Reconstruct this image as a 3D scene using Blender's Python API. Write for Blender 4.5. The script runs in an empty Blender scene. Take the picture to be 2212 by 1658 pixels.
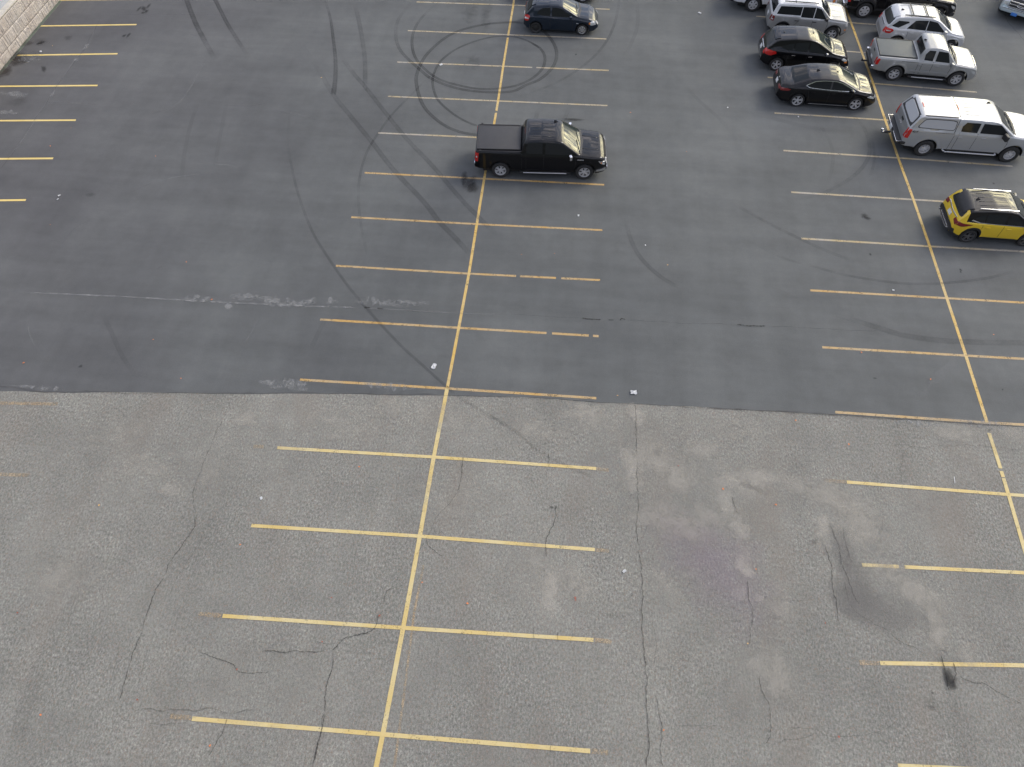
import bpy, bmesh, math, random
import numpy as np
from mathutils import Vector, Matrix
from mathutils.bvhtree import BVHTree
random.seed(7)
scn = bpy.context.scene
COL = scn.collection

# ------------------------------------------------------------------ camera
PW, PH, PF = 2212.0, 1658.0, 1540.0            # reading frame of the photograph and focal length in its pixels
CAM = Vector((3.6136, -31.3584, 21.7181))
def axes(p, y, r):
    f = Vector((math.sin(y)*math.cos(p), math.cos(y)*math.cos(p), -math.sin(p)))
    rt = Vector((math.cos(y), -math.sin(y), 0)); up = rt.cross(f)
    return rt*math.cos(r)+up*math.sin(r), up*math.cos(r)-rt*math.sin(r), f
RT, UP, FW = axes(.9802, -.0866, .0069)
cd = bpy.data.cameras.new('camera'); cam = bpy.data.objects.new('camera', cd); COL.objects.link(cam)
m = Matrix((RT, UP, -FW)).transposed().to_4x4(); m.translation = CAM
cam.matrix_world = m
cd.sensor_width = 36; cd.lens = 36*PF/PW; cd.clip_end = 2000; cd.clip_start = .1
scn.camera = cam

# ------------------------------------------------------------------ sky and sun
SUN_AZ, SUN_EL = math.radians(56), math.radians(43)      # azimuth from +Y towards +X
world = bpy.data.worlds.new('World'); scn.world = world; world.use_nodes = True
nt = world.node_tree; nt.nodes.clear()
def N(t, k, **kw):
    n = t.nodes.new(k)
    for a, b in kw.items(): setattr(n, a, b)
    return n
def mixc(t, fac, a, b, blend='MIX'):
    n = N(t, 'ShaderNodeMix', data_type='RGBA', blend_type=blend)
    for s, v in ((0, fac), (6, a), (7, b)):
        if hasattr(v, 'is_linked'): t.links.new(v, n.inputs[s])
        else: n.inputs[s].default_value = v if s == 0 else (*v, 1)
    return n.outputs[2]
def mr(t, v, a, b, c=0, d=1, smooth=False):
    n = N(t, 'ShaderNodeMapRange', clamp=True)
    if smooth: n.interpolation_type = 'SMOOTHSTEP'
    t.links.new(v, n.inputs[0])
    for i, x in enumerate((a, b, c, d)): n.inputs[i+1].default_value = x
    return n.outputs[0]
def mth(t, op, a, b=None):
    n = N(t, 'ShaderNodeMath', operation=op)
    for i, v in enumerate((a, b)):
        if v is None: continue
        if hasattr(v, 'is_linked'): t.links.new(v, n.inputs[i])
        else: n.inputs[i].default_value = v
    return n.outputs[0]
def noise(t, vec, scale, detail=4, rough=.55, out=0, dist=0):
    n = N(t, 'ShaderNodeTexNoise'); t.links.new(vec, n.inputs['Vector'])
    n.inputs['Scale'].default_value = scale; n.inputs['Detail'].default_value = detail
    n.inputs['Roughness'].default_value = rough; n.inputs['Distortion'].default_value = dist
    return n.outputs[out]
def mapping(t, vec, sc=(1, 1, 1), rot=(0, 0, 0)):
    n = N(t, 'ShaderNodeMapping'); t.links.new(vec, n.inputs[0])
    n.inputs['Scale'].default_value = sc; n.inputs['Rotation'].default_value = rot
    return n.outputs[0]
sky = N(nt, 'ShaderNodeTexSky', sky_type='NISHITA', sun_disc=False)
sky.sun_elevation = SUN_EL; sky.sun_rotation = SUN_AZ; sky.dust_density = 2; sky.altitude = 100
tc = N(nt, 'ShaderNodeTexCoord')
g = tc.outputs['Generated']
sep = N(nt, 'ShaderNodeSeparateXYZ'); nt.links.new(g, sep.inputs[0])
zc = mth(nt, 'MAXIMUM', sep.outputs[2], .06)
dv = N(nt, 'ShaderNodeCombineXYZ')
nt.links.new(mth(nt, 'DIVIDE', sep.outputs[0], zc), dv.inputs[0]); nt.links.new(mth(nt, 'DIVIDE', sep.outputs[1], zc), dv.inputs[1])
cl = noise(nt, dv.outputs[0], 6.0, 9, .62, dist=.4)
mask = mr(nt, cl, .45, .57, 0, 1, True)
shade = mr(nt, noise(nt, dv.outputs[0], 15, 6, .6, dist=.5), .44, .58)
sv = N(nt, 'ShaderNodeVectorMath', operation='DOT_PRODUCT'); nt.links.new(g, sv.inputs[0])
sd = Vector((math.sin(SUN_AZ)*math.cos(SUN_EL), math.cos(SUN_AZ)*math.cos(SUN_EL), math.sin(SUN_EL)))
sv.inputs[1].default_value = Vector((math.sin(.62)*math.cos(.36), math.cos(.62)*math.cos(.36), math.sin(.36)))   # sun glow put into the sky for windshield reflections, apart from the sun lamp
glow = mr(nt, sv.outputs['Value'], .958, .993, 0, 1, True)
cloud = mixc(nt, shade, (2.4, 2.9, 4.0), (13.5, 12.4, 12.6))
cloud = mixc(nt, glow, cloud, (66, 59, 36))
base = mixc(nt, mask, sky.outputs[0], cloud)
lowz = mth(nt, 'SUBTRACT', sep.outputs[2], mth(nt, 'MULTIPLY', mth(nt, 'MAXIMUM', mth(nt, 'MULTIPLY', sep.outputs[1], -1.0), 0.0), .16))
hor = mr(nt, lowz, .09, .20, 0, 1, True)          # unseen tree line as dark sky band, raised behind the camera to darken reflections
base = mixc(nt, hor, (.75, .85, .70), base)
bg = N(nt, 'ShaderNodeBackground'); nt.links.new(base, bg.inputs[0]); bg.inputs[1].default_value = .1
wo = N(nt, 'ShaderNodeOutputWorld'); nt.links.new(bg.outputs[0], wo.inputs[0])
sl = bpy.data.lights.new('sun', 'SUN'); sl.energy = 1.0; sl.angle = math.radians(20); sl.color = (1, .94, .85)
so = bpy.data.objects.new('sun', sl); COL.objects.link(so)
so.rotation_euler = (-sd).to_track_quat('-Z', 'Y').to_euler()
scn.view_settings.view_transform = 'Standard'; scn.view_settings.look = 'None'
scn.view_settings.exposure = 1.07; scn.view_settings.gamma = 1
scn.render.engine = 'CYCLES'; scn.cycles.transparent_max_bounces = 24

# ------------------------------------------------------------------ helpers
def gnd(px, py, z=0.0):
    d = FW + RT*((px-PW/2)/PF) + UP*((PH/2-py)/PF)
    return CAM + d*((z-CAM.z)/d.z)
OFF = {1: (0, 0), 2: (1106, 0), 3: (0, 436.3), 4: (1106, 436.3), 5: (0, 872.6), 6: (1106, 872.6), 7: (0, 1221.7), 8: (1106, 1221.7)}
def Q(n, *pts):                                      # pixels of study crop n -> points on the ground
    ox, oy = OFF[n]
    return [gnd(x*.5+ox, y*.5+oy) for x, y in pts]
def V(*pts): return [gnd(*p) for p in pts]
def link(name, bm, mats, parent=None, smooth=None, loc=None):
    me = bpy.data.meshes.new(name)
    if loc is not None: bmesh.ops.translate(bm, verts=bm.verts, vec=-Vector(loc))
    bm.to_mesh(me); bm.free()
    for x in (mats if isinstance(mats, (list, tuple)) else [mats]): me.materials.append(x)
    o = bpy.data.objects.new(name, me); COL.objects.link(o)
    if loc is not None: o.location = loc
    if parent: o.parent = parent
    if smooth is not None:
        me.shade_smooth(); me.set_sharp_from_angle(angle=math.radians(smooth))
    return o
def tag(o, label, cat, group=None, kind=None):
    if label: o['label'] = label
    if cat: o['category'] = cat
    if group: o['group'] = group
    if kind: o['kind'] = kind
    return o
def structure(o, label=None):
    o['kind'] = 'structure'
    if label: o['label'] = label
    return o
def principled(name, col, rough=.5, metal=0, coat=0, spec=.5):
    mt = bpy.data.materials.new(name); mt.use_nodes = True
    b = mt.node_tree.nodes['Principled BSDF']
    b.inputs['Base Color'].default_value = (*col, 1); b.inputs['Roughness'].default_value = rough
    b.inputs['Metallic'].default_value = metal; b.inputs['Coat Weight'].default_value = coat
    b.inputs['Coat Roughness'].default_value = .04; b.inputs['Coat IOR'].default_value = 1.37; b.inputs['Specular IOR Level'].default_value = spec
    return mt
def worn(name, col, rough=.6, var=.2, scale=8, metal=0, bump=0, coat=0):
    mt = principled(name, col, rough, metal, coat); t = mt.node_tree; b = t.nodes['Principled BSDF']
    c = N(t, 'ShaderNodeTexCoord').outputs['Object']
    n = noise(t, c, scale, 6, .6)
    o = mixc(t, mr(t, n, .3, .7), tuple(x*(1-var) for x in col), tuple(min(1, x*(1+var)) for x in col))
    t.links.new(o, b.inputs['Base Color'])
    if bump:
        bn = N(t, 'ShaderNodeBump'); bn.inputs['Strength'].default_value = bump; bn.inputs['Distance'].default_value = .01
        t.links.new(noise(t, c, scale*4, 5), bn.inputs['Height']); t.links.new(bn.outputs[0], b.inputs['Normal'])
    return mt

# ------------------------------------------------------------------ ground
def asphalt_new():
    mt = principled('new_asphalt', (.08, .08, .08), .82, spec=.35); t = mt.node_tree; b = t.nodes['Principled BSDF']
    c = N(t, 'ShaderNodeTexCoord').outputs['Object']
    big = mr(t, noise(t, c, .13, 5, .58), .34, .66)
    st = mr(t, noise(t, mapping(t, c, (.10, .9, 1), (0, 0, .04)), 1.0, 5, .6), .3, .7)
    st2 = mr(t, noise(t, mapping(t, c, (.9, .07, 1)), 1.0, 4, .55), .3, .7)
    mid = mr(t, noise(t, c, 1.6, 6, .65), .3, .7)
    fine = mr(t, noise(t, c, 26, 3, .7), .25, .75)
    vf = mr(t, noise(t, c, 75, 2, .8), .25, .75)
    col = mixc(t, big, (.0690, .0742, .0755), (.0930, .0985, .0985))
    v = mth(t, 'ADD', mth(t, 'MULTIPLY', st, .22), mth(t, 'MULTIPLY', st2, .13))
    v = mth(t, 'ADD', v, mth(t, 'MULTIPLY', mid, .14))
    v = mth(t, 'ADD', v, mth(t, 'MULTIPLY', fine, .20))
    v = mth(t, 'ADD', v, mth(t, 'MULTIPLY', vf, .16))
    v = mth(t, 'ADD', v, .575)
    cc = N(t, 'ShaderNodeCombineXYZ')
    for i in range(3): t.links.new(v, cc.inputs[i])
    col = mixc(t, 1.0, col, cc.outputs[0], 'MULTIPLY')
    # slightly darker and warmer towards the wall
    sx = N(t, 'ShaderNodeSeparateXYZ'); t.links.new(c, sx.inputs[0])
    w = mr(t, mth(t, 'ADD', sx.outputs[0], mth(t, 'MULTIPLY', big, 8)), -24, 0, 1, 0)
    col = mixc(t, w, col, mixc(t, 1.0, col, (.97, .90, .925), 'MULTIPLY'))
    t.links.new(col, b.inputs['Base Color'])
    bn = N(t, 'ShaderNodeBump'); bn.inputs['Strength'].default_value = .35; bn.inputs['Distance'].default_value = .006
    t.links.new(fine, bn.inputs['Height']); t.links.new(bn.outputs[0], b.inputs['Normal'])
    return mt
def asphalt_old():
    mt = principled('old_asphalt', (.14, .14, .14), .9, spec=.3); t = mt.node_tree; b = t.nodes['Principled BSDF']
    c = N(t, 'ShaderNodeTexCoord').outputs['Object']
    big = mr(t, noise(t, c, .18, 5, .55), .3, .7)
    blot = mr(t, noise(t, c, .9, 6, .6), .3, .7)
    s1 = mr(t, noise(t, mapping(t, c, (1, .6, 1)), 17, 4, .75), .33, .67)
    s2 = mr(t, noise(t, c, 42, 3, .8), .3, .7)
    vo = N(t, 'ShaderNodeTexVoronoi'); vo.inputs['Scale'].default_value = 34; t.links.new(c, vo.inputs['Vector'])
    hs = N(t, 'ShaderNodeSeparateColor'); t.links.new(vo.outputs['Color'], hs.inputs[0])
    stone = mr(t, hs.outputs[0], .0, 1.0)
    lane = mr(t, noise(t, mapping(t, c, (.9, .07, 1)), 1.0, 5, .6), .32, .68)
    patchy = mr(t, noise(t, c, .45, 4, .6), .35, .65, .55, 1.25)
    s1 = mth(t, 'ADD', mth(t, 'MULTIPLY', mth(t, 'SUBTRACT', s1, .5), patchy), .5)
    col = mixc(t, big, (.147, .147, .132), (.188, .187, .166))
    v = mth(t, 'ADD', mth(t, 'MULTIPLY', s1, .74), mth(t, 'MULTIPLY', s2, .60))
    v = mth(t, 'ADD', v, mth(t, 'MULTIPLY', stone, .26))
    v = mth(t, 'ADD', v, mth(t, 'MULTIPLY', blot, .20))
    v = mth(t, 'ADD', v, mth(t, 'MULTIPLY', mth(t, 'POWER', s1, 4.0), .35))
    v = mth(t, 'ADD', v, mth(t, 'MULTIPLY', lane, .12))
    v = mth(t, 'ADD', v, .06)
    cc = N(t, 'ShaderNodeCombineXYZ')
    for i in range(3): t.links.new(v, cc.inputs[i])
    col = mixc(t, 1.0, col, cc.outputs[0], 'MULTIPLY')
    ch = noise(t, c, 5, 3, .6, out=1); col = mixc(t, .10, col, mixc(t, 1.0, mixc(t, .5, (1, 1, 1), ch), (.19, .19, .19), 'MULTIPLY'))
    # rust-brown and warm single stones, and brown traffic film in blotches
    warm = mr(t, hs.outputs[1], .88, .95)
    col = mixc(t, mth(t, 'MULTIPLY', warm, .5), col, (.20, .145, .11))
    br = mr(t, noise(t, mapping(t, c, (.5, .18, 1)), 1.0, 6, .6), .52, .74)
    col = mixc(t, mth(t, 'MULTIPLY', br, .42), col, (.165, .140, .116))
    t.links.new(col, b.inputs['Base Color'])
    bn = N(t, 'ShaderNodeBump'); bn.inputs['Strength'].default_value = .6; bn.inputs['Distance'].default_value = .008
    t.links.new(v, bn.inputs['Height']); t.links.new(bn.outputs[0], b.inputs['Normal'])
    return mt
M_NEW, M_OLD = asphalt_new(), asphalt_old()
bm = bmesh.new()
vs = [bm.verts.new(p) for p in ((-25.62, -400, 0), (400, -400, 0), (400, 400, 0), (-25.62, 400, 0))]; bm.faces.new(vs)
structure(link('old_asphalt', bm, M_OLD), 'old coarse grey asphalt of the parking lot')

def fractal(pts, depth, amp):
    for _ in range(depth):
        out = [pts[0]]
        for a, b in zip(pts, pts[1:]):
            d = (b-a); n = Vector((-d.y, d.x, 0))
            out += [(a+b)/2 + n*random.uniform(-amp, amp), b]
        pts = out
    return pts
seam = V((-150, 844), (0, 845), (200, 848), (400, 849), (620, 850), (800, 852.5), (980, 855), (1106, 857), (1206, 862), (1296, 870), (1366, 872),
         (1506, 879), (1661, 888), (1756, 894), (1886, 902), (2006, 909), (2106, 916), (2212, 922), (2330, 930))
seam = fractal(seam, 4, .012)
seam[0].x = -25.6; seam[-1].x = 30
ZN = .006
bm = bmesh.new()
top = [bm.verts.new((p.x, p.y, ZN)) for p in seam]
far = [bm.verts.new((400 if p is seam[-1] else p.x, 400, ZN)) for p in seam]
low = [bm.verts.new((p.x, p.y-.004, 0)) for p in seam]
ex = bm.verts.new((400, seam[-1].y+8, ZN))
for i in range(len(seam)-1):
    bm.faces.new((top[i], top[i+1], far[i+1], far[i])); bm.faces.new((low[i], low[i+1], top[i+1], top[i]))
bm.faces.new((top[-1], ex, far[-1]))
structure(link('new_asphalt', bm, M_NEW), 'smoother dark resurfaced asphalt of the parking lot')

# flat marks on the ground: ribbons and blobs whose edge weight is stored per vertex
def decal(name, col, strength, nscale, ncon, rough=.85, stretch=(1, 1, 1), lo=.0, hi=1.0, grain=0, gscale=30):
    mt = bpy.data.materials.new(name); mt.use_nodes = True; t = mt.node_tree; b = t.nodes['Principled BSDF']
    b.inputs['Roughness'].default_value = rough; b.inputs['Specular IOR Level'].default_value = .3
    c = N(t, 'ShaderNodeTexCoord').outputs['Object']
    at = N(t, 'ShaderNodeAttribute', attribute_name='fade')
    n = mr(t, noise(t, mapping(t, c, stretch), nscale, 6, .65), .28, .72, -ncon, ncon)
    a = mth(t, 'ADD', at.outputs['Fac'], mth(t, 'MULTIPLY', n, mr(t, at.outputs['Fac'], 0, .25)))
    if grain:
        gn = mr(t, noise(t, c, gscale, 3, .75), .3, .7, -grain, grain)
        a = mth(t, 'ADD', a, mth(t, 'MULTIPLY', gn, mr(t, at.outputs['Fac'], 0, .25)))
    a = mr(t, a, lo, hi, 0, strength)
    cv = mixc(t, mr(t, noise(t, c, nscale*3, 5), .3, .7), tuple(x*.85 for x in col), tuple(min(1, x*1.15) for x in col))
    t.links.new(cv, b.inputs['Base Color']); t.links.new(a, b.inputs['Alpha'])
    return mt
def catmull(p, n=6):
    p = [Vector(q) for q in p]
    if len(p) < 3: return [p[0].lerp(p[-1], i/8) for i in range(9)]
    e = [2*p[0]-p[1]] + p + [2*p[-1]-p[-2]]; out = []
    for i in range(1, len(e)-2):
        for k in range(n):
            t = k/n; a, b, c, d = e[i-1:i+3]
            out.append(.5*((2*b)+(c-a)*t+(2*a-5*b+4*c-d)*t*t+(3*b-a-3*c+d)*t**3))
    return out+[p[-1]]
def ribbon(bm, pts, w, z, cols=((0, 0), (.25, 1), (.75, 1), (1, 0)), ends=(.15, .15), vary=0, amp=1.0):
    z = .0105+(z-.0105)*.5
    fl = bm.verts.layers.float.get('fade') or bm.verts.layers.float.new('fade')
    n = len(pts); rows = []; ph = random.random()*9
    for i, p in enumerate(pts):
        a, b = pts[max(0, i-1)], pts[min(n-1, i+1)]
        d = (b-a).normalized(); nn = Vector((-d.y, d.x, 0))
        t = i/(n-1); e = amp
        if ends[0] and t < ends[0]: e *= t/ends[0]
        if ends[1] and t > 1-ends[1]: e *= (1-t)/ends[1]
        ww = (w[0]*(1-t)+w[1]*t if isinstance(w, tuple) else w)*(1+vary*math.sin(i*1.7+ph)*random.uniform(.4, 1))
        row = []
        for u, f in cols:
            v = bm.verts.new((p.x+nn.x*(u-.5)*ww, p.y+nn.y*(u-.5)*ww, z)); v[fl] = f*e; row.append(v)
        rows.append(row)
    for r, s in zip(rows, rows[1:]):
        for a, b, c, d in zip(r, s, s[1:], r[1:]): bm.faces.new((a, b, c, d))
def blob(bm, c, rx, ry, z, rot=0, amp=1, jag=.22, core=.3):
    z = .0105+(z-.0105)*.5
    fl = bm.verts.layers.float.get('fade') or bm.verts.layers.float.new('fade')
    K = 22; ph = [random.uniform(0, 6.3) for _ in range(4)]
    def rad(a): return 1+jag*(math.sin(2*a+ph[0])*.5+math.sin(3*a+ph[1])*.35+math.sin(5*a+ph[2])*.3+math.sin(7*a+ph[3])*.15)
    cv = bm.verts.new((c.x, c.y, z)); cv[fl] = amp
    prev = None
    for k, (rr, f) in enumerate(((core, 1), ((1+core)/2, .5), (1, 0))):
        ring = []
        for j in range(K):
            a = j/K*2*math.pi; x, y = rx*rr*rad(a)*math.cos(a), ry*rr*rad(a)*math.sin(a)
            v = bm.verts.new((c.x+x*math.cos(rot)-y*math.sin(rot), c.y+x*math.sin(rot)+y*math.cos(rot), z)); v[fl] = f*amp; ring.append(v)
        for j in range(K):
            if prev: bm.faces.new((prev[j], ring[j], ring[(j+1) % K], prev[(j+1) % K]))
            else: bm.faces.new((cv, ring[j], ring[(j+1) % K]))
        prev = ring

# painted lines -----------------------------------------------------------
def paint_mat(name, col, pale, wear, palef):
    mt = bpy.data.materials.new(name); mt.use_nodes = True; t = mt.node_tree; b = t.nodes['Principled BSDF']
    b.inputs['Roughness'].default_value = .7
    c = N(t, 'ShaderNodeTexCoord').outputs['Object']
    n1 = mr(t, noise(t, c, .8, 5, .6), .38, .62)
    n2 = noise(t, c, 24, 5, .75)
    n3 = noise(t, c, 3.0, 5, .6)
    n2 = mth(t, 'ADD', mth(t, 'MULTIPLY', n2, .6), mth(t, 'MULTIPLY', n3, .4))
    col2 = mixc(t, mth(t, 'MULTIPLY', n1, palef), col, pale)
    col2 = mixc(t, mr(t, noise(t, c, 60, 3, .8), .3, .75, 0, .35), col2, tuple(x*.55 for x in col))
    t.links.new(col2, b.inputs['Base Color'])
    at = N(t, 'ShaderNodeAttribute', attribute_name='fade')
    a = mr(t, n2, wear-.09, wear+.06, .10, 1)
    t.links.new(mth(t, 'MULTIPLY', a, at.outputs['Fac']), b.inputs['Alpha'])
    return mt
PM = {'centre': paint_mat('worn_centre_line_paint', (.50, .33, .085), (.47, .36, .17), .42, .9),
      'fresh': paint_mat('yellow_line_paint', (.50, .375, .135), (.51, .44, .245), .40, .9),
      'bright': paint_mat('bright_yellow_line_paint', (.60, .45, .145), (.62, .50, .22), .33, .6),
      'mid': paint_mat('worn_yellow_line_paint', (.41, .26, .085), (.36, .28, .165), .43, 1),
      'worn': paint_mat('pale_worn_line_paint', (.34, .27, .14), (.30, .28, .245), .42, 1),
      'ghost': paint_mat('old_tan_line_paint', (.36, .27, .165), (.33, .28, .20), .53, .8)}
def line(pts, mat, w=.105, z=.0105, gaps=()):
    bm = bmesh.new(); a, b = pts[0], pts[-1]
    if len(pts) == 2: pts = [a.lerp(b, i/16) for i in range(17)]
    L = [0]
    for p, q in zip(pts, pts[1:]): L.append(L[-1]+(q-p).length)
    def at(s):
        s = min(max(s, 0), L[-1])
        for i in range(len(pts)-1):
            if s <= L[i+1]+1e-6: return pts[i].lerp(pts[i+1], (s-L[i])/max(1e-6, L[i+1]-L[i]))
        return pts[-1]
    cuts = [0]+[x for gp in gaps for x in gp]+[1]
    for s0, s1 in zip(cuts[::2], cuts[1::2]):
        n = max(2, int((s1-s0)*L[-1]/.25)); seg = [at((s0+(s1-s0)*i/n)*L[-1]) for i in range(n+1)]
        ribbon(bm, seg, w, z, cols=((0, 1), (.5, 1), (1, 1)), ends=(0, 0), vary=.035)
    return structure(link('parking_line', bm, PM[mat]))
A_L = [((900, 5), (1109, 12), (1317, 21)), ((881, 67), (1098, 76), (1310, 85)), ((858, 135), (1087, 144), (1315, 153)), ((838, 209), (1076, 219), (1312, 229)),
       ((817, 288), (1062, 299), (1308, 311)), ((788, 374), (1046, 387), (1305, 400)), ((759, 470), (1030, 485), (1301, 498)),
       ((726, 575), (1013, 592), (1296, 606)), ((692, 691), (991, 709), (1293, 727)), ((648, 821), (966, 840), (1288, 861)),
       ((599, 968), (937, 988), (1288, 1013)), ((543, 1136), (907, 1159), (1285, 1188)), ((481, 1331), (871, 1357), (1282, 1383)),
       ((415, 1553), (827, 1587), (1275, 1623))]
for i, p in enumerate(A_L):
    gp = ()
    if i == 7: gp = ((.685, .70), (.835, .855))
    if i == 8: gp = ((.815, .835), (.965, .98))
    if i == 2: gp = ((.64, .66),)
    mat = 'fresh' if i > 9 else 'mid' if i > 4 else 'worn'
    if i == 13: gp = ()
    line(V(*p), mat, gaps=gp, w=.115 if i > 9 else .105)
B_L = [((1633, 36), (1840, 50), (2050, 66)), ((1645, 98), (1860, 114), (2085, 131)), ((1658, 168), (1886, 181), (2110, 200)), ((1673, 245), (1912, 260), (2145, 277)),
       ((1692, 326), (1940, 342), (2187, 360)), ((1709, 416), (1973, 432), (2216, 447)), ((1731, 516), (2008, 533), (2260, 547)),
       ((1750, 628), (2045, 645), (2300, 660)), ((1776, 751), (2086, 769), (2350, 784)), ((1804, 891), (2132, 914), (2400, 928)),
       ((1829, 1042), (2178, 1069), (2440, 1086)), ((1862, 1221), (2215, 1238), (2480, 1256)), ((1901, 1433), (2212, 1438), (2500, 1446)), ((1940, 1655), (2212, 1668))]
for i, p in enumerate(B_L):
    line(V(*p), 'fresh' if i > 9 else 'mid' if i > 6 else 'worn', w=.115 if i > 9 else .105, gaps=((.13, .15),) if i == 11 else ())
for p in (((130, 0.8), (345, -1.5)), ((88, 57), (295, 54)), ((37, 120.5), (254, 117)), ((-14, 187.5), (211, 185.5)), ((-60, 262), (164, 260.5)), ((-120, 345), (115, 343)), ((-180, 436), (56, 433))):
    line(V(*p), 'bright', w=.12)
AX = [(1114, -30), (1109, 11), (1098, 76), (1087, 144), (1076, 219), (1062, 299), (1046, 387), (1030, 485), (1013, 592), (991, 709), (966, 840), (937, 988), (907, 1159), (871, 1357), (827, 1587), (800, 1720)]
line(V(*AX[:11]), 'centre', z=.0145, w=.11, gaps=((.185, .192), (.42, .425)))
line(V(*AX[10:]), 'fresh', z=.0145, w=.135)
BX = [(1808, -30), (1820.6, 3.7), (1845, 68), (1886, 181), (1912, 260), (1940, 342), (1973, 432), (2008, 533), (2045, 645), (2086, 769), (2132, 914)]
line(V(*BX), 'centre', z=.0145, w=.115)
line(V((2136, 936), (2157, 1000), (2178, 1069), (2215, 1196), (2260, 1350)), 'fresh', z=.0145, w=.125, gaps=((.21, .225), (.26, .265)))
for p in (Q(5, (-60, 303), (125, 310)), Q(5, (-60, -4), (250, 2)), Q(5, (1095, 185), (1140, 186)), Q(6, (367, 283), (418, 287)), Q(6, (361, 632), (418, 636)), Q(8, (357, 323), (430, 330)),
          Q(8, (345, 802), (415, 810)), Q(8, (1500, 420), (1588, 424)), Q(7, (735, 652), (826, 661)), Q(7, (860, 210), (955, 218)), Q(6, (1350, 332), (1442, 338))):
    line(p, 'ghost', z=.0085, w=.13)
line(Q(7, (1830, 0), (1790, 200), (1745, 560), (1700, 900)), 'ghost', z=.0085, w=.07)

# tyre marks ---------------------------------------------------------------
M_TY = [decal('tyre_rubber_dark', (.022, .022, .024), .38, .9, .30, hi=1.0, grain=.38),
        decal('tyre_rubber_mid', (.026, .026, .028), .20, 1.0, .55, hi=1.05, grain=.38),
        decal('tyre_rubber_faint', (.03, .03, .032), .09, .8, .6, hi=1.1, grain=.35)]
zt = [.0185]
def tyre(pts, w, lvl, ends=(.12, .12), amp=1):
    bm = bmesh.new(); zt[0] += .0004
    ribbon(bm, catmull(pts, 8), w, zt[0], cols=((0, 0), (.12, .9), (.3, .75), (.5, .6), (.7, .75), (.88, .9), (1, 0)), ends=ends, amp=amp)
    structure(link('tyre_mark', bm, M_TY[lvl]))
tyre(Q(1, (795, -30), (840, 90), (880, 170), (930, 262)), .30, 0, (0, .5))
tyre(Q(1, (915, -30), (975, 90), (1020, 165), (1075, 250)), .24, 0, (0, .6))
tyre(Q(1, (1392, -30), (1425, 70), (1440, 170), (1450, 270), (1448, 350), (1440, 415)), (.12, .30), 0, (.3, .05), .85)
tyre(Q(1, (1530, 10), (1548, 80), (1565, 170), (1577, 270), (1577, 405)), .26, 1, (.35, .1))
tyre(Q(1, (1310, 200), (1380, 310), (1440, 410), (1520, 510), (1610, 620), (1700, 735), (1830, 873))+Q(3, (1900, 90), (1960, 150), (2035, 232)), .27, 1, (.35, .08), 1.25)
tyre(Q(1, (1450, 210), (1520, 310), (1580, 380), (1670, 495), (1760, 605), (1870, 720), (1990, 860))+Q(3, (2060, 60), (2145, 145)), .25, 1, (.2, .1), 1.15)
tyre(Q(2, (60, 104),)+Q(1, (2212, 98), (2080, 110), (1950, 150), (1850, 230), (1805, 310), (1800, 370), (1830, 460), (1900, 530), (1980, 570), (2075, 588)), .20, 0, (.05, .02))
tyre(Q(2, (100, 112), (150, 150), (185, 200), (192, 250), (170, 300), (120, 345), (60, 370))+Q(1, (2212, 397), (2100, 400), (1980, 385), (1870, 345), (1800, 290), (1730, 220), (1710, 150), (1725, 80), (1800, -20)), .20, 0, (.02, .3))
tyre(Q(2, (120, 210), (70, 180), (0, 160))+Q(1, (2110, 165), (1990, 205), (1910, 260), (1875, 320), (1870, 370), (1890, 430), (1940, 480), (2000, 520), (2070, 550)), .14, 0, (.05, .02))
tyre(Q(2, (70, 180), (120, 210), (142, 250), (130, 300), (80, 345))+Q(1, (2212, 376), (2090, 387), (1980, 370), (1880, 335), (1800, 260), (1780, 180), (1800, 110), (1850, 50), (1920, -10)), .17, 0, (.05, .25))
tyre(Q(2, (467, -20), (450, 80), (420, 160), (370, 230), (290, 300), (190, 360), (90, 400), (0, 430)), .16, 1, (.2, .4))
tyre(Q(1, (1990, 240), (1860, 330), (1780, 410), (1700, 490), (1640, 570), (1590, 650), (1560, 740), (1548, 850))+Q(3, (1560, 100), (1580, 200), (1610, 290)), .13, 1, (.3, .4))
tyre(Q(1, (1260, 400), (1245, 600), (1262, 730), (1295, 860))+Q(3, (1350, 130), (1420, 245), (1500, 360), (1600, 480), (1720, 610), (1840, 720), (1965, 832)), .12, 1, (.45, .02), 1.3)
tyre(Q(3, (1965, 832),)+Q(5, (2060, 20), (2212, 110))+Q(6, (110, 200), (230, 265), (400, 340), (550, 410), (690, 450)), .12, 1, (.05, .4), .8)
tyre(Q(4, (490, 60), (505, 140), (540, 220), (600, 290), (680, 350), (780, 395)), .22, 1, (.3, .3))
tyre(Q(4, (880, -30), (1000, 35), (1100, 90), (1200, 140), (1350, 210), (1500, 265), (1720, 335)), .18, 1, (.3, .5), .8)
tyre(Q(4, (900, 110), (1150, 235), (1300, 280), (1450, 320), (1650, 350), (1800, 356), (1950, 345), (2080, 325), (2240, 280)), .14, 1, (.4, .1), .9)
tyre(Q(4, (1300, 465), (1450, 505), (1580, 545), (1700, 580), (1850, 600), (2000, 608), (2260, 612)), .30, 1, (.3, 0), .8)
tyre(Q(4, (1120, 375), (1180, 400), (1260, 440)), .30, 2, (.4, .4))
tyre(Q(2, (1440, 470), (1510, 540), (1540, 610), (1540, 680), (1490, 750), (1400, 810), (1300, 850), (1150, 880)), .20, 1, (.3, .5), .85)
tyre(Q(2, (1325, 530), (1370, 610), (1385, 670), (1380, 740), (1350, 830)), .18, 2, (.3, .3))
tyre(Q(2, (1540, 560), (1562, 640), (1560, 720), (1530, 790)), .14, 1, (.3, .3), .7)
tyre(Q(2, (690, 310), (800, 430), (900, 520), (970, 610)), .22, 2, (.3, .4), 1.1)
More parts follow.
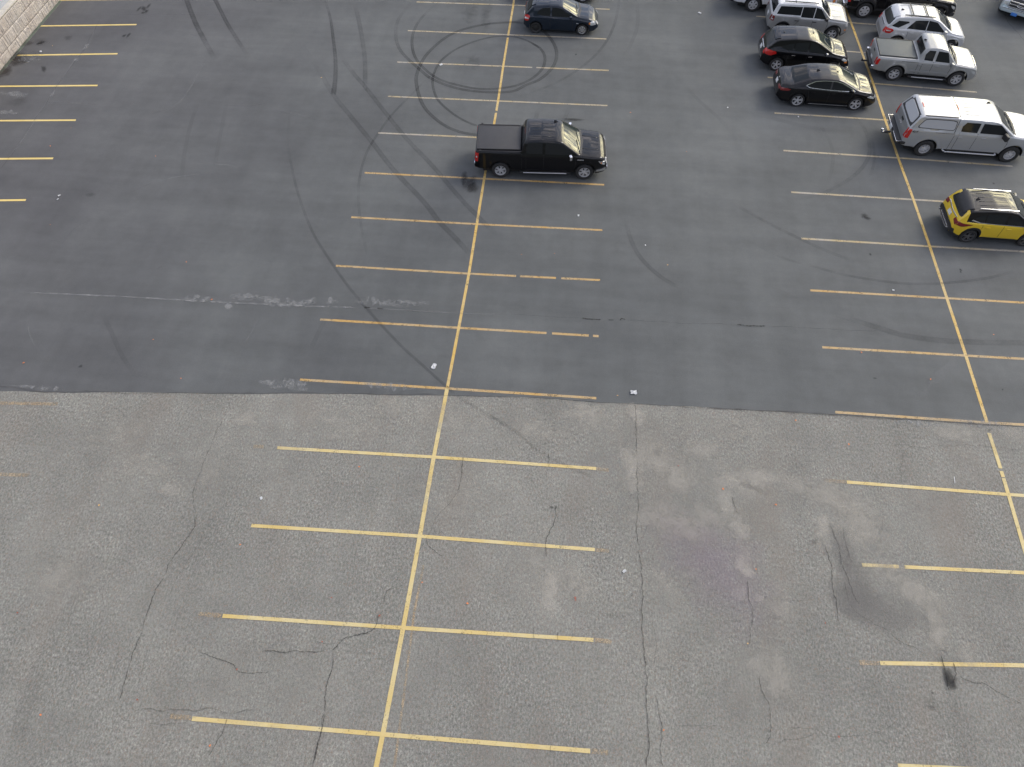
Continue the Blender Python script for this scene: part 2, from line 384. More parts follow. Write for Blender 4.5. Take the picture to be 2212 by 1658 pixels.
tyre(Q(2, (540, 0), (542, 110), (510, 200), (465, 280)), .22, 2, (.2, .4), 1.1)
tyre(Q(2, (960, 470), (1150, 520), (1330, 560), (1500, 575)), .3, 2, (.4, .4))
tyre(Q(1, (870, 420), (830, 520), (800, 650), (785, 775)), .20, 2, (.3, .1), 1.2)
tyre(Q(1, (985, 420), (965, 520), (942, 640), (930, 730)), .20, 2, (.3, .2), 1.2)
tyre(Q(2, (95, 540), (115, 470)), .22, 1, (.1, .5), .8)
tyre(Q(2, (215, 540), (250, 465)), .22, 1, (.1, .5), .8)
tyre(Q(3, (440, 480), (480, 560), (530, 670), (600, 770)), .18, 2, (.3, .3))
tyre(Q(3, (1410, 500), (1370, 580), (1340, 650)), .20, 2, (.1, .4))
tyre(Q(7, (430, 40), (330, 150), (250, 280), (180, 420), (120, 600), (60, 800)), .5, 2, (.2, .1), .9)
tyre(Q(8, (1830, 220), (1880, 480), (1910, 640), (1960, 870)), .34, 2, (.1, 0), .8)
tyre(Q(6, (980, 345), (1040, 365), (1120, 395)), .16, 1, (.3, .3), .6)

# dust, stains, scuffs -----------------------------------------------------
M_DUST = decal('pale_dust', (.385, .365, .32), .52, 1.5, .85, hi=1.15, grain=.32, gscale=22)
M_DUST2 = decal('thin_dust', (.345, .33, .29), .40, 1.2, .85, hi=1.1, grain=.40, gscale=20)
M_SCUF = decal('chalky_scuff', (.26, .265, .265), .50, 3.2, 1.4, stretch=(1.4, 1, 1), hi=1.5, grain=.6, gscale=16)
M_OIL = decal('oil_stain', (.026, .026, .026), .55, 4, .22)
M_OIL2 = decal('thin_oil_stain', (.04, .04, .04), .28, 2.5, .5)
M_DAMP = decal('smooth_dark_patch', (.165, .16, .152), .38, .8, .35, hi=1.1)
M_PURP = decal('purple_film', (.24, .195, .235), .30, .9, .40, hi=1.1, grain=.3)
def spots(name, mat, L, z):
    for i, s in enumerate(L):
        n, x, y, rx, ry = s[:5]; rot = s[5] if len(s) > 5 else 0; amp = s[6] if len(s) > 6 else 1
        c = Q(n, (x, y))[0]; a = Q(n, (x+rx, y))[0]; b = Q(n, (x, y+ry))[0]
        bm = bmesh.new(); blob(bm, c, (a-c).length, (b-c).length, z+i*.00015, rot, amp)
        structure(link(name, bm, mat))
def streaks(name, mat, L, z):
    for i, (w, pts, e) in enumerate(L):
        bm = bmesh.new()
        ribbon(bm, catmull(pts, 6), w*(1.5 if w > .15 else 1), z+i*.00015, cols=((0, 0), (.25, .6), (.5, 1), (.75, .6), (1, 0)), ends=(e, e), vary=.12)
        structure(link(name, bm, mat))
streaks('dust_streak', M_DUST, [
    (.45, Q(6, (515, -10), (535, 40), (560, 110)), .3), (.7, Q(6, (505, 150), (520, 240), (515, 330), (500, 400)), .3),
    (.55, Q(6, (870, 240), (930, 330), (1010, 370), (1120, 395)), .3), (.55, Q(6, (850, 320), (950, 325), (1060, 325), (1180, 335), (1290, 375)), .2),
    (.5, Q(6, (915, 350), (930, 430), (975, 480), (990, 560), (1000, 600)), .2), (.42, Q(6, (1005, 600), (990, 680), (990, 740)), .3),
    (.7, Q(6, (1250, 350), (1340, 380), (1420, 430), (1490, 510), (1560, 600)), .3), (.55, Q(6, (1320, 470), (1345, 540), (1320, 640)), .3),
    (.45, Q(8, (1020, 0), (1015, 60)), .3), (.4, Q(8, (160, -30), (170, 60), (155, 160), (160, 260)), .3),
    (.5, Q(8, (1030, 400), (1050, 430), (1075, 500)), .3)], .0300)
streaks('thin_dust_streak', M_DUST2, [
    (1.1, Q(6, (480, 200), (620, 240), (720, 310), (860, 340)), .3), (1.2, Q(6, (590, 470), (700, 500), (850, 540), (960, 550)), .3),
    (1.1, Q(6, (1380, 420), (1500, 480), (1560, 560), (1600, 660)), .3), (.8, Q(8, (1560, 0), (1700, 80), (1830, 160), (1870, 260)), .3),
    (.9, Q(8, (1000, 390), (1110, 430), (1150, 520), (1170, 620)), .3), (.5, Q(8, (1830, 180), (1835, 290), (1850, 400)), .3),
    (.6, Q(5, (900, 200), (895, 300), (910, 360)), .4), (.7, Q(8, (1060, 60), (1180, 200), (1270, 290)), .4),
    (.6, Q(5, (1630, -10), (1700, 10), (1730, 60)), .3), (.4, Q(8, (1810, 170), (1830, 260), (1850, 390)), .3)], .0325)
M_DUST3 = decal('dust_film', (.30, .295, .265), .26, .7, .7, hi=1.1, grain=.35, gscale=18)
spots('dust_film', M_DUST3, [(6, 900, 330, 520, 170, -.1), (6, 1420, 470, 220, 230, .5), (6, 700, 500, 330, 130, 0), (6, 520, 130, 300, 120, 0), (8, 1080, 480, 220, 240, 0), (8, 1750, 120, 300, 130, -.5), (5, 1000, 250, 340, 200, 0), (7, 1100, 500, 420, 200, 0, .8), (6, 1950, 130, 350, 70, 0)], .0315)
spots('dust_patch', M_DUST2, [(6, 620, 500, 170, 70), (6, 760, 540, 90, 45), (6, 330, 60, 150, 60, 0, .8), (6, 640, 250, 160, 90, 0, .8), (6, 1480, 560, 110, 150, .6, .9), (8, 1700, 90, 200, 70, -.5, .8), (8, 1130, 500, 70, 160, 0, .8), (5, 1900, 60, 260, 80, 0, .6), (5, 1500, 90, 260, 90, 0, .6), (5, 1950, 400, 200, 140, 0, .5), (6, 90, 700, 110, 200, 0, .5), (5, 500, 120, 200, 110, 0, .5), (8, 700, 60, 260, 150, 0, .35), (6, 300, 25, 110, 40), (6, 820, 200, 120, 60), (6, 700, 330, 90, 50), (6, 980, 110, 200, 60, 0, .7), (6, 1900, 130, 120, 40), (6, 2150, 130, 100, 50), (6, 1350, 400, 110, 60),
    (8, 980, 120, 55, 45), (8, 1065, 145, 45, 30), (5, 740, 370, 60, 40), (5, 1060, 60, 80, 40), (8, 250, 90, 120, 80, 0, .7), (8, 640, 380, 160, 90, 0, .6), (5, 640, 280, 160, 90, 0, .7),
    (6, 120, 120, 180, 80, 0, .7), (6, 240, 760, 150, 80, 0, .8), (7, 300, 60, 220, 120, 0, .5), (6, 1700, 420, 160, 60, 0, .6), (8, 1980, 380, 160, 80, 0, .6)], .0340)
spots('chalk_scuff', M_SCUF, [(3, 1050, 415, 90, 20, .1), (3, 1160, 420, 60, 22), (3, 985, 455, 22, 22), (3, 1335, 435, 35, 22, .6), (3, 1430, 432, 30, 22, -.6), (3, 1240, 440, 120, 25, 0, .7), (3, 1650, 435, 120, 26, 0, .6),
    (3, 1800, 440, 90, 16, 0, .8), (3, 860, 420, 110, 16, 0, .7), (3, 1240, 790, 120, 30, 0, .8), (3, 1680, 800, 110, 25, 0, .7), (3, 180, 805, 120, 14, 0, .7), (1, 60, 410, 70, 14), (1, 225, 410, 14, 14), (1, 370, 205, 12, 16), (1, 40, 490, 60, 12, 0, .6),
    (1, 130, 255, 50, 20, 0, .6), (1, 330, 262, 16, 10), (6, 2050, 90, 120, 22, 0, .9), (6, 1750, 85, 120, 20, 0, .7)], .0342)
M_SCR = decal('faint_scratch', (.25, .255, .255), .20, 1.2, .9, hi=1.2, grain=.5, gscale=14)
streaks('chalk_streak', M_SCUF, [(.10, Q(3, (100, 393), (340, 403), (560, 413), (760, 425), (1000, 438), (1350, 453), (1560, 460)), .05)], .0347)
streaks('faint_scratch', M_SCR, [
    (.09, Q(3, (1560, 460), (1750, 470), (1990, 484), (2212, 490)), .1),
    (.10, Q(1, (430, 90), (380, 200), (320, 270), (265, 350), (225, 410), (165, 500), (90, 620), (0, 740)), .1),
    (.07, Q(1, (120, 445), (280, 445), (440, 456)), .2), (.08, Q(1, (480, 66), (800, 66), (1100, 70)), .3), (.07, Q(1, (930, 455), (1080, 460), (1160, 445)), .3),
    (.07, Q(1, (1180, 478), (1280, 495), (1380, 525)), .3), (.07, Q(1, (560, 835), (680, 785), (820, 760), (960, 755)), .3), (.06, Q(1, (820, 150), (860, 160)), .3),
    (.07, Q(3, (265, 190), (320, 120), (400, 75)), .3), (.07, Q(3, (680, 295), (695, 282), (700, 290)), .2), (.07, Q(3, (1130, 480), (1090, 560), (1045, 630)), .3), (.06, Q(3, (125, 470), (125, 560), (160, 640)), .3),
    (.30, Q(4, (1930, 660), (1850, 750), (1740, 860)), .4), (.12, Q(1, (640, 500), (780, 440), (900, 240)), .4), (.1, Q(1, (820, 700), (1000, 720), (1080, 740)), .4)], .0345)
spots('oil_stain', M_OIL, [(1, 2005, 770, 18, 30), (1, 2030, 795, 32, 42), (1, 2045, 815, 24, 28), (4, 1522, 62, 20, 12), (4, 1535, 72, 16, 10), (1, 600, 42, 8, 12), (1, 622, 40, 14, 14, .5), (1, 643, 28, 9, 12), (1, 618, 58, 9, 6), (1, 634, 52, 8, 10),
    (1, 537, 157, 10, 7), (1, 556, 155, 9, 13), (1, 190, 300, 14, 16, .6), (1, 182, 185, 16, 8), (1, 170, 190, 12, 5), (2, 265, 519, 60, 7), (4, 1547, 229, 6, 6), (4, 1937, 296, 7, 6), (4, 1937, 305, 5, 4), (4, 1567, 764, 9, 4), (4, 2118, 813, 5, 4), (2, 2080, 795, 6, 4), (2, 276, 238, 6, 4), (3, 350, 712, 12, 7)], .0360)  # the long thin one by the black pickup is a plain dark streak
spots('thin_oil_stain', M_OIL2, [(1, 2030, 60, 40, 60, 0, .6), (1, 2100, 70, 30, 70, 0, .5), (1, 295, 165, 20, 12), (1, 180, 185, 40, 20, 0, .7), (1, 75, 440, 50, 24, 0, .6), (1, 2050, 270, 30, 40, 0, .5), (1, 90, 240, 90, 30, 0, .5), (1, 395, 845, 24, 12, 0, .6),
    (6, 1305, 600, 16, 16, 0, .7), (8, 1820, 600, 60, 40, 0, .5), (8, 430, 215, 60, 20, 0, .5)], .0375)
bm = bmesh.new(); blob(bm, Q(6, (870, 700))[0], 2.6, 1.8, .0385, -.5, 1, .25, .1); structure(link('purple_stain', bm, M_PURP))
spots('smooth_patch', M_DAMP, [(6, 1430, 640, 70, 130, .25), (6, 1480, 800, 120, 150, .2), (8, 1570, 190, 230, 130, -.3)], .0392)

# cracks -------------------------------------------------------------------
M_CRK = decal('crack_shadow', (.02, .019, .018), .66, 2.5, .75, hi=.95)
M_CRF = decal('hairline_crack', (.05, .047, .045), .30, 2, .9, hi=1.0)
zk = [.0400]
def crack(pts, w, deep=True, amp=.10):
    bm = bmesh.new(); zk[0] += .0001; w = w*(.78 if deep else .85)
    ribbon(bm, fractal(catmull(pts, 2), 3, amp), w, zk[0], cols=((0, 0), (.3, 1), (.7, 1), (1, 0)), ends=(.08, .08), vary=.45)
    structure(link('crack', bm, M_CRK if deep else M_CRF))
crack(Q(5, (1000, -15), (935, 120), (895, 220), (855, 320), (835, 400), (845, 485)), .035, False)
crack(Q(5, (845, 485), (838, 540), (790, 610), (730, 690), (722, 740)), .03)
crack(Q(5, (722, 740), (675, 800), (650, 870))+Q(7, (640, 200), (600, 320), (570, 400), (550, 470), (530, 540), (517, 585)), .034)
crack(Q(5, (870, 500), (880, 560), (840, 640), (760, 760), (735, 840)), .025, False)
crack(Q(7, (640, 350), (620, 440), (600, 520)), .025, False); crack(Q(7, (520, 340), (500, 430), (490, 560)), .022, False)
crack(Q(7, (1640, 210), (1620, 270), (1580, 295), (1500, 310), (1460, 345), (1430, 375)), .04); crack(Q(7, (1430, 375), (1310, 375), (1200, 373), (1140, 366)), .03)
crack(Q(7, (1440, 400), (1437, 440), (1415, 510), (1405, 580), (1405, 640)), .035); crack(Q(7, (1405, 640), (1388, 720), (1370, 790), (1350, 890)), .06)
crack(Q(7, (1405, 640), (1390, 665), (1396, 700)), .03)
crack(Q(7, (1490, 310), (1480, 340), (1390, 335), (1340, 320)), .02, False)
crack(Q(7, (850, 370), (900, 390), (960, 410), (1010, 430), (1025, 455), (1090, 468), (1170, 458)), .028)
crack(Q(7, (980, 665), (968, 710), (935, 770), (900, 830)), .025); crack(Q(7, (480, 720), (495, 680), (515, 650), (540, 672), (600, 672)), .022, False)
crack(Q(7, (640, 685), (720, 690), (820, 676)), .03, False); crack(Q(7, (560, 632), (800, 625), (1100, 628)), .05, False)
crack(Q(5, (2000, 215), (1990, 330), (1978, 380)), .03); crack(Q(5, (1978, 380), (1945, 430), (1885, 490), (1870, 530), (1845, 585)), .025, False)
crack(Q(5, (1845, 585), (1850, 615), (1915, 660)), .032); crack(Q(5, (1845, 590), (1800, 650), (1740, 760), (1670, 810), (1655, 880)), .025, False)
crack(Q(7, (1740, 90), (1670, 115), (1655, 190), (1645, 230)), .025, False); crack(Q(7, (1895, 350), (1885, 450), (1880, 560)), .02, False)
crack(Q(6, (530, 0), (535, 60), (535, 130), (540, 230)), .03); crack(Q(6, (540, 230), (543, 330), (545, 430), (535, 520), (548, 620)), .028)
crack(Q(6, (548, 620), (557, 720), (562, 870))+Q(8, (562, 250), (570, 370), (577, 450)), .035); crack(Q(8, (577, 450), (580, 600), (592, 720), (583, 890)), .035)
crack(Q(8, (605, 250), (620, 320), (615, 430)), .022, False); crack(Q(8, (615, 560), (648, 700), (640, 800), (648, 880)), .025); crack(Q(8, (690, 380), (685, 480), (680, 560)), .02, False)
crack(Q(6, (600, 500), (560, 580), (550, 620)), .02, False); crack(Q(6, (610, 650), (598, 720)), .02, False)
crack(Q(6, (190, 440), (185, 500), (150, 580), (145, 620), (152, 670)), .032); crack(Q(6, (225, 570), (218, 630)), .02, False); crack(Q(6, (158, 215), (160, 280)), .025)
crack(Q(6, (1500, 190), (1540, 240), (1570, 300), (1583, 380)), .028, False); crack(Q(6, (1700, 200), (1675, 280), (1690, 380)), .024, False); crack(Q(6, (1600, 500), (1590, 600)), .02, False)
crack(Q(6, (1500, 170), (1700, 180), (2000, 185), (2212, 195)), .022, False)
crack(Q(6, (1370, 510), (1395, 580), (1415, 630), (1420, 690), (1440, 730), (1470, 820), (1500, 870)), .03); crack(Q(6, (1350, 610), (1380, 700), (1380, 760), (1400, 880))+Q(8, (1410, 250),), .03)
crack(Q(6, (1425, 530), (1440, 600), (1470, 690)), .024); crack(Q(8, (1430, 50), (1450, 140), (1480, 200), (1600, 270), (1690, 340), (1845, 405)), .026, False)
crack(Q(6, (950, 400), (960, 440), (975, 475)), .03); crack(Q(8, (1020, 60), (1020, 140), (1040, 190), (1035, 260), (1020, 360)), .028)
crack(Q(8, (1065, 470), (1075, 540), (1105, 590), (1115, 660), (1115, 740), (1085, 780)), .026); crack(Q(8, (1080, 145), (1180, 150), (1270, 157)), .022, False)
crack(Q(8, (1190, 705), (1260, 705), (1320, 712), (1355, 735), (1450, 740), (1540, 730), (1620, 705), (1665, 665)), .025, False); crack(Q(8, (1320, 715), (1270, 745), (1160, 762)), .025, False)
crack(Q(8, (1925, 480), (1990, 508), (2040, 512), (2090, 545), (2150, 575), (2212, 605)), .026); crack(Q(8, (1855, 390), (1870, 470), (1887, 545)), .05); crack(Q(8, (1905, 420), (1918, 470), (1900, 510)), .04)
crack(Q(8, (700, 690), (820, 692), (960, 700)), .02, False); crack(Q(8, (92, 270), (95, 320)), .02); crack(Q(8, (196, 290), (198, 330)), .02); crack(Q(8, (166, 780), (164, 810)), .02)
crack(Q(4, (300, 505), (340, 509), (385, 511)), .07, True, .08); crack(Q(4, (415, 512), (440, 513)), .05, True, .1); crack(Q(4, (465, 514), (475, 506), (490, 512)), .06, True, .1)
crack(Q(4, (970, 532), (1030, 538), (1095, 539)), .08, True, .08); crack(Q(4, (490, 514), (700, 524), (970, 534)), .03, False, .05); crack(Q(4, (1095, 540), (1380, 552), (1600, 562)), .03, False, .05)
crack(Q(3, (1575, 458), (1600, 460)), .08, True, .1); crack(Q(3, (1630, 462), (1655, 464)), .07, True, .1); crack(Q(3, (1740, 468), (1820, 474), (1930, 480)), .035, False, .06); crack(Q(4, (0, 489), (160, 497), (300, 505)), .025, False, .05)
crack(Q(1, (440, 70), (380, 190), (320, 275), (260, 355), (160, 505), (60, 660), (0, 735)), .03, False, .05)
crack([Vector((p.x, p.y-.02, 0)) for p in seam[::24]], .06, False, .03)  # dark ribbon along the seam: crack and edge shadow painted in one
crack([Vector((p.x, p.y-.03, 0)) for p in seam[170:]][::20], .07, False, .02)  # second stretch of the painted crack and shadow line, further right
crack(Q(2, (2125, 60), (2150, 110), (2190, 150), (2230, 200)), .05, False, .08)
spots('pothole_stain', M_OIL, [(8, 1890, 485, 34, 42), (8, 1905, 520, 18, 26), (8, 1880, 500, 16, 40), (6, 172, 449, 12, 7), (6, 190, 449, 5, 8), (6, 2062, 115, 9, 4), (8, 1815, 552, 10, 6), (8, 1808, 610, 16, 10, 0, .6)], .048)

# ------------------------------------------------------------------ retaining wall, top left
def stone_mat():
    mt = principled('split_face_block', (.42, .39, .36), .9, spec=.25); t = mt.node_tree; b = t.nodes['Principled BSDF']
    c = N(t, 'ShaderNodeTexCoord').outputs['Object']
    n1 = noise(t, mapping(t, c, (9, 9, 1.8)), 1.0, 6, .65); n2 = noise(t, c, 1.4, 4); n3 = noise(t, c, 30, 4, .7)
    col = mixc(t, mr(t, n1, .3, .7), (.40, .365, .325), (.60, .55, .49))
    col = mixc(t, mr(t, n2, .4, .65, 0, .5), col, (.43, .36, .30))
    col = mixc(t, mr(t, n3, .35, .7, 0, .4), col, (.24, .22, .2))
    t.links.new(col, b.inputs['Base Color'])
    bn = N(t, 'ShaderNodeBump'); bn.inputs['Strength'].default_value = .5; bn.inputs['Distance'].default_value = .02
    t.links.new(n3, bn.inputs['Height']); t.links.new(bn.outputs[0], b.inputs['Normal'])
    return mt
M_STONE = stone_mat(); M_MORT = worn('block_joint', (.12, .10, .09), .95)
M_CAP = worn('concrete_cap', (.44, .41, .35), .85, .12, 5, bump=.2); M_WALK = worn('pale_concrete', (.34, .345, .335), .85, .08, 2, bump=.1)
WX, WH = -25.72, 1.62
wr = bpy.data.objects.new('retaining_wall', None); COL.objects.link(wr); wr.location = (WX, 3, 0)
tag(wr, 'low split face block retaining wall with concrete cap along the left edge', 'wall')
def add_box(bm, x0, x1, y0, y1, z0, z1, bev=0):
    r = bmesh.ops.create_cube(bm, size=1)['verts']
    for v in r: v.co = Vector(((x0+x1)/2+v.co.x*(x1-x0), (y0+y1)/2+v.co.y*(y1-y0), (z0+z1)/2+v.co.z*(z1-z0)))
    if bev:
        es = list({e for v in r for e in v.link_edges})
        bmesh.ops.bevel(bm, geom=es, offset=bev, segments=2, affect='EDGES', profile=.6)
bm = bmesh.new(); bk = bmesh.new()
add_box(bk, WX-.6, WX-.10, -14, 14, 0, WH-.02)
zc0 = 0
for row, h in enumerate((.45, .58, .58)):
    y = -14-row*.55
    while y < 14:
        Lb = random.choice((1.17, 1.17, 1.17, .8)); nx, nz = int(Lb/.045), int(h/.05)+1
        grid = []
        off = random.uniform(-.008, .012)
        lean = row*.006
        rowcol = [random.gauss(0, 1) for _ in range(nx+1)]
        for j in range(nz+1):
            gr = []
            for i in range(nx+1):
                edge = min(i, nx-i, 3)/3*min(j, nz-j, 2)/2
                dx = (rowcol[i]*.012+random.gauss(0, .005)+.022)*min(1, edge*1.6)+off*.5
                gr.append(bm.verts.new((WX-.06-lean+dx, y+.008+(Lb-.016)*i/nx, zc0+.006+(h-.012)*j/nz)))
            grid.append(gr)
        for j in range(nz):
            for i in range(nx): bm.faces.new((grid[j][i], grid[j][i+1], grid[j+1][i+1], grid[j+1][i]))
        y += Lb
    zc0 += h
def relm(bm, o): bmesh.ops.translate(bm, verts=bm.verts, vec=-o.location)
relm(bm, wr); relm(bk, wr)
link('wall_core', bk, M_MORT, wr); link('wall_face', bm, M_STONE, wr)
bm = bmesh.new()
y = -14
while y < 14: add_box(bm, WX-.42, WX-.07, y+.004, y+1.2-.004, WH, WH+.07, .012); y += 1.2
relm(bm, wr); link('wall_cap', bm, M_CAP, wr)
bm = bmesh.new(); add_box(bm, WX-.95, WX-.43, -14, 40, WH-.25, WH+.03); structure(link('sidewalk', bm, M_WALK), 'pale concrete sidewalk behind the wall cap')
bm = bmesh.new(); add_box(bm, -200, WX-.96, -200, 200, WH-.3, WH-.06); structure(link('upper_road', bm, M_NEW), 'dark upper road surface beyond the wall')
bm = bmesh.new()
for k in range(240):
    y = random.uniform(-4, 9); x = WX+.02+abs(random.gauss(0, .05)); 
    if math.sin(y*3.1)+math.sin(y*7.7)+random.uniform(-1, 1) < .2: continue
    a = random.uniform(0, 6.3); h = random.uniform(.02, .06); w = .012
    p = Vector((x, y, .0)); d = Vector((math.cos(a), math.sin(a), 0))
    v = [bm.verts.new(p-d*w), bm.verts.new(p+d*w), bm.verts.new(p+Vector((random.uniform(-.04, .06), random.uniform(-.04, .04), h)))]
    bm.faces.new(v)
tag(link('weeds', bm, worn('weed_green', (.085, .10, .05), .8, .4, 5)), 'sparse green weeds along the foot of the block wall', 'weeds', kind='stuff')
spots('dirt_patch', decal('dirt', (.04, .034, .03), .7, 3, .5), [(1, 130, 130, 50, 16, -.9), (1, 60, 240, 60, 18, -.9), (1, 180, 60, 40, 16, -.9), (1, 20, 310, 50, 20, -.9), (1, 100, 190, 40, 20, 0, .7), (1, 60, 270, 60, 20, 0, .7)], .0380)

# ------------------------------------------------------------------ vehicles
def paint(name, col, metal=.0, rough=.35, coat=1.0):
    mt = principled(name, col, rough, metal, coat, .5 if metal else .12); t = mt.node_tree; b = t.nodes['Principled BSDF']
    c = N(t, 'ShaderNodeTexCoord').outputs['Object']
    n = noise(t, c, 3.0, 5, .6)
    t.links.new(mr(t, n, .3, .75, rough*.9, rough*1.25), b.inputs['Roughness'])
    t.links.new(mr(t, noise(t, c, 1.3, 3), .3, .7, .012, .035), b.inputs['Coat Roughness'])
    return mt
M_GLASS = principled('tinted_glass', (.018, .020, .0205), .05, 0, 0, .16)
M_WIND = principled('windshield_glass', (.016, .022, .023), .03, 0, 0, .5)
M_TYRE = worn('tyre_rubber', (.022, .022, .022), .8, .25, 20); M_BLK = worn('black_plastic', (.022, .022, .023), .55, .2, 10)
M_CHR = principled('chrome', (.75, .75, .76), .12, 1); M_ALU = principled('alloy_rim', (.56, .56, .57), .32, .35); M_STEP = principled('brushed_step_metal', (.60, .61, .63), .35, .3); M_STEEL = principled('black_steel_rim', (.03, .03, .03), .45, .3)
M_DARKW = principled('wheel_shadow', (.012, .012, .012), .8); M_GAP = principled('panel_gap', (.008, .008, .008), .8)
M_RED = principled('red_lens', (.45, .015, .012), .12, 0, 1); M_DRED = principled('dark_red_lens', (.16, .012, .012), .1, 0, 1); M_CLR = principled('clear_lens', (.55, .56, .55), .08, .3, 1)
M_AMB = principled('amber_lens', (.65, .20, .03), .15, 0, 1); M_PLATE = worn('license_plate_metal', (.62, .63, .62), .4, .2, 30); M_BLUEP = worn('blue_license_plate', (.07, .22, .62), .4, .15, 25)
M_TON = worn('tonneau_vinyl', (.028, .028, .03), .55, .12, 4, bump=.1); M_TONG = worn('grey_tonneau_vinyl', (.060, .072, .077), .6, .1, 3)
M_SILT = principled('satin_silver_trim', (.62, .62, .63), .25, .9); M_PALEGLASS = principled('pale_reflecting_glass', (.40, .41, .42), .3, 0, 0, .2)  # last one is canopy glass, its pale reflection put into the base colour

class Car: pass
def lerp_curve(pts, sm):
    X = np.array([p[0] for p in pts], float); Z = np.array([p[1] for p in pts], float)
    def f(x):
        if sm <= 0: return float(np.interp(x, X, Z))
        s = np.linspace(-sm, sm, 9); w = 1-np.abs(s)/sm*.8
        return float((np.interp(x+s, X, Z)*w).sum()/w.sum())
    return f
def make_car(name, label, cat, S, loc, ang, group='vehicles parked in the lot'):
    """S: wb, xr, xf, W, r, top, belt, bot, crown, tumble, mats; x forward, right side is -y"""
    C = Car(); C.S = S
    root = bpy.data.objects.new(name, None); COL.objects.link(root)
    tag(root, label, cat, group)
    C.root = root; wb, xr, xf, Wh, r = S['wb'], S['xr'], S['xf'], S['W']/2, S['r']
    top = lerp_curve(S['top'], S.get('sm', .05)); belt = lerp_curve(S['belt'], .04); bot = lerp_curve(S['bot'], .04)
    crown = lerp_curve(S.get('crown', [(-9, .05), (9, .05)]), .05)
    Ra = S.get('Ra', r+.075); rc = S.get('rc', r)
    tum = S.get('tumble', .30); rs, fs = S.get('rs', .55), S.get('fs', .95); er, ef = S.get('er', .13), S.get('ef', .25)
    flare = S.get('flare', .015); cl = S.get('clad', .07)
    axl = (-wb/2, wb/2)
    xs = list(np.arange(xr, xf, .055)) + [xf, xr+.01, xr+.03, xf-.01, xf-.03]
    for a in axl:
        xs += [a+Ra*math.cos(t) for t in np.linspace(0, math.pi, 25)] + [a-Ra-.004, a+Ra+.004]
    for b in S.get('brk', ()): xs += [b-.012, b+.012]
    xs = sorted(x for x in xs if xr <= x <= xf); X = [xs[0]]
    for x in xs[1:]:
        if x-X[-1] > .004: X.append(x)
    def half(x):
        w = Wh
        if x < xr+rs: w *= 1-er*((xr+rs-x)/rs)**2.6
        if x > xf-fs: w *= 1-ef*((x-xf+fs)/fs)**2.8
        return w
    C.half = half
    rows = []
    for x in X:
        w = half(x); zb = bot(x); arch = 0
        for a in axl:
            if abs(x-a) < Ra: zb = max(zb, rc+math.sqrt(max(0, Ra*Ra-(x-a)**2))); 
            arch = max(arch, max(0, 1-max(0, abs(x-a)-Ra*.9)/.15))
        zt, zl, cr = top(x), belt(x), crown(x)
        zl = min(zl, zt-cr-.012); zl = max(zl, zb+.06)
        yb = w-.035; ze = max(zt-cr, zl+.012); ye = yb-.015-tum*(ze-zl)
        fl = flare*arch
        h = zl-zb
        zmid = max(zb+.45*h, min(zl-.08, S.get('crease', .62)))
        sec = [(w-.26, zb+.0), (w-.035+fl-(.02 if not arch else 0), zb), (w-.012+fl, zb+min(cl, .4*h)*.5), (w-.006+fl*.9, zb+min(cl, .42*h)), (w-.002+fl*.35, zb+min(cl+.07, .55*h)),
               (w, zmid), (w-.008, zl-.22*(zl-zmid)), (yb+.008, zl-.02*h), (yb-.006, zl+.004), (yb-.015-.5*tum*(ze-zl), (zl+ze)/2+.002), (ye, ze), (ye-.025, ze+cr*.38), (ye-.09, ze+cr*.62), (ye*.62, zt-cr*.12), (ye*.3, zt-cr*.02), (0, zt)]
        rows.append([(x, y, z) for y, z in sec])
    bm = bmesh.new(); n = len(rows[0]); G = []
    for rw in rows:
        Rr = [bm.verts.new((p[0], -p[1], p[2])) for p in rw]; Lr = [bm.verts.new(p) for p in rw[:-1]]
        G.append(Rr+Lr[::-1])
    roofrow = 8
    for a, b in zip(G, G[1:]):
        xm = (a[0].co.x+b[0].co.x)/2
        for k in range(len(a)-1):
            f = bm.faces.new((a[k], b[k], b[k+1], a[k+1])); kk = min(k, 2*(n-1)-1-k)
            if kk == 0: f.material_index = 1
            elif kk <= 2 and S.get('cladcol'): f.material_index = 1
            elif kk >= roofrow and S.get('roofx') and S['roofx'][0] < xm < S['roofx'][1]: f.material_index = 2
    bm.faces.new(G[0][::-1]); bm.faces.new(G[-1])
    bmesh.ops.recalc_face_normals(bm, faces=bm.faces)
    C.bvh = BVHTree.FromBMesh(bm)
    C.body = link('body', bm, [S['paint'], M_BLK, S.get('roof', S['paint'])], root, 32)
    bm = bmesh.new(); add_box(bm, xr+.35, xf-.50, -Wh+.24, Wh-.24, .19, .70); link('underbody', bm, M_DARKW, root)
    C.top = top; C.belt = belt
    # wheels
    for sx in axl:
        for sy in (-1, 1):
            kind = S.get('rim', ('alloy', 6)); 
            if S.get('steel_rear') and sx < 0: kind = ('steel', 0)
            wheel(root, Vector((sx, sy*(Wh-.12-S.get('inset', 0)), r)), r, sy, kind, S.get('rimr', .64), S.get('tw', .115))
    root.location = loc; root.rotation_euler = (0, 0, math.radians(ang))
    return C
def lathe(bm, prof, c, K=36, closed=False):
    rings = []
    for rr, y in prof: rings.append([bm.verts.new((c.x+rr*math.cos(2*math.pi*k/K), c.y+y, c.z+rr*math.sin(2*math.pi*k/K))) for k in range(K)])
    for a, b in zip(rings, rings[1:]):
        for k in range(K): bm.faces.new((a[k], a[(k+1) % K], b[(k+1) % K], b[k]))
    return rings
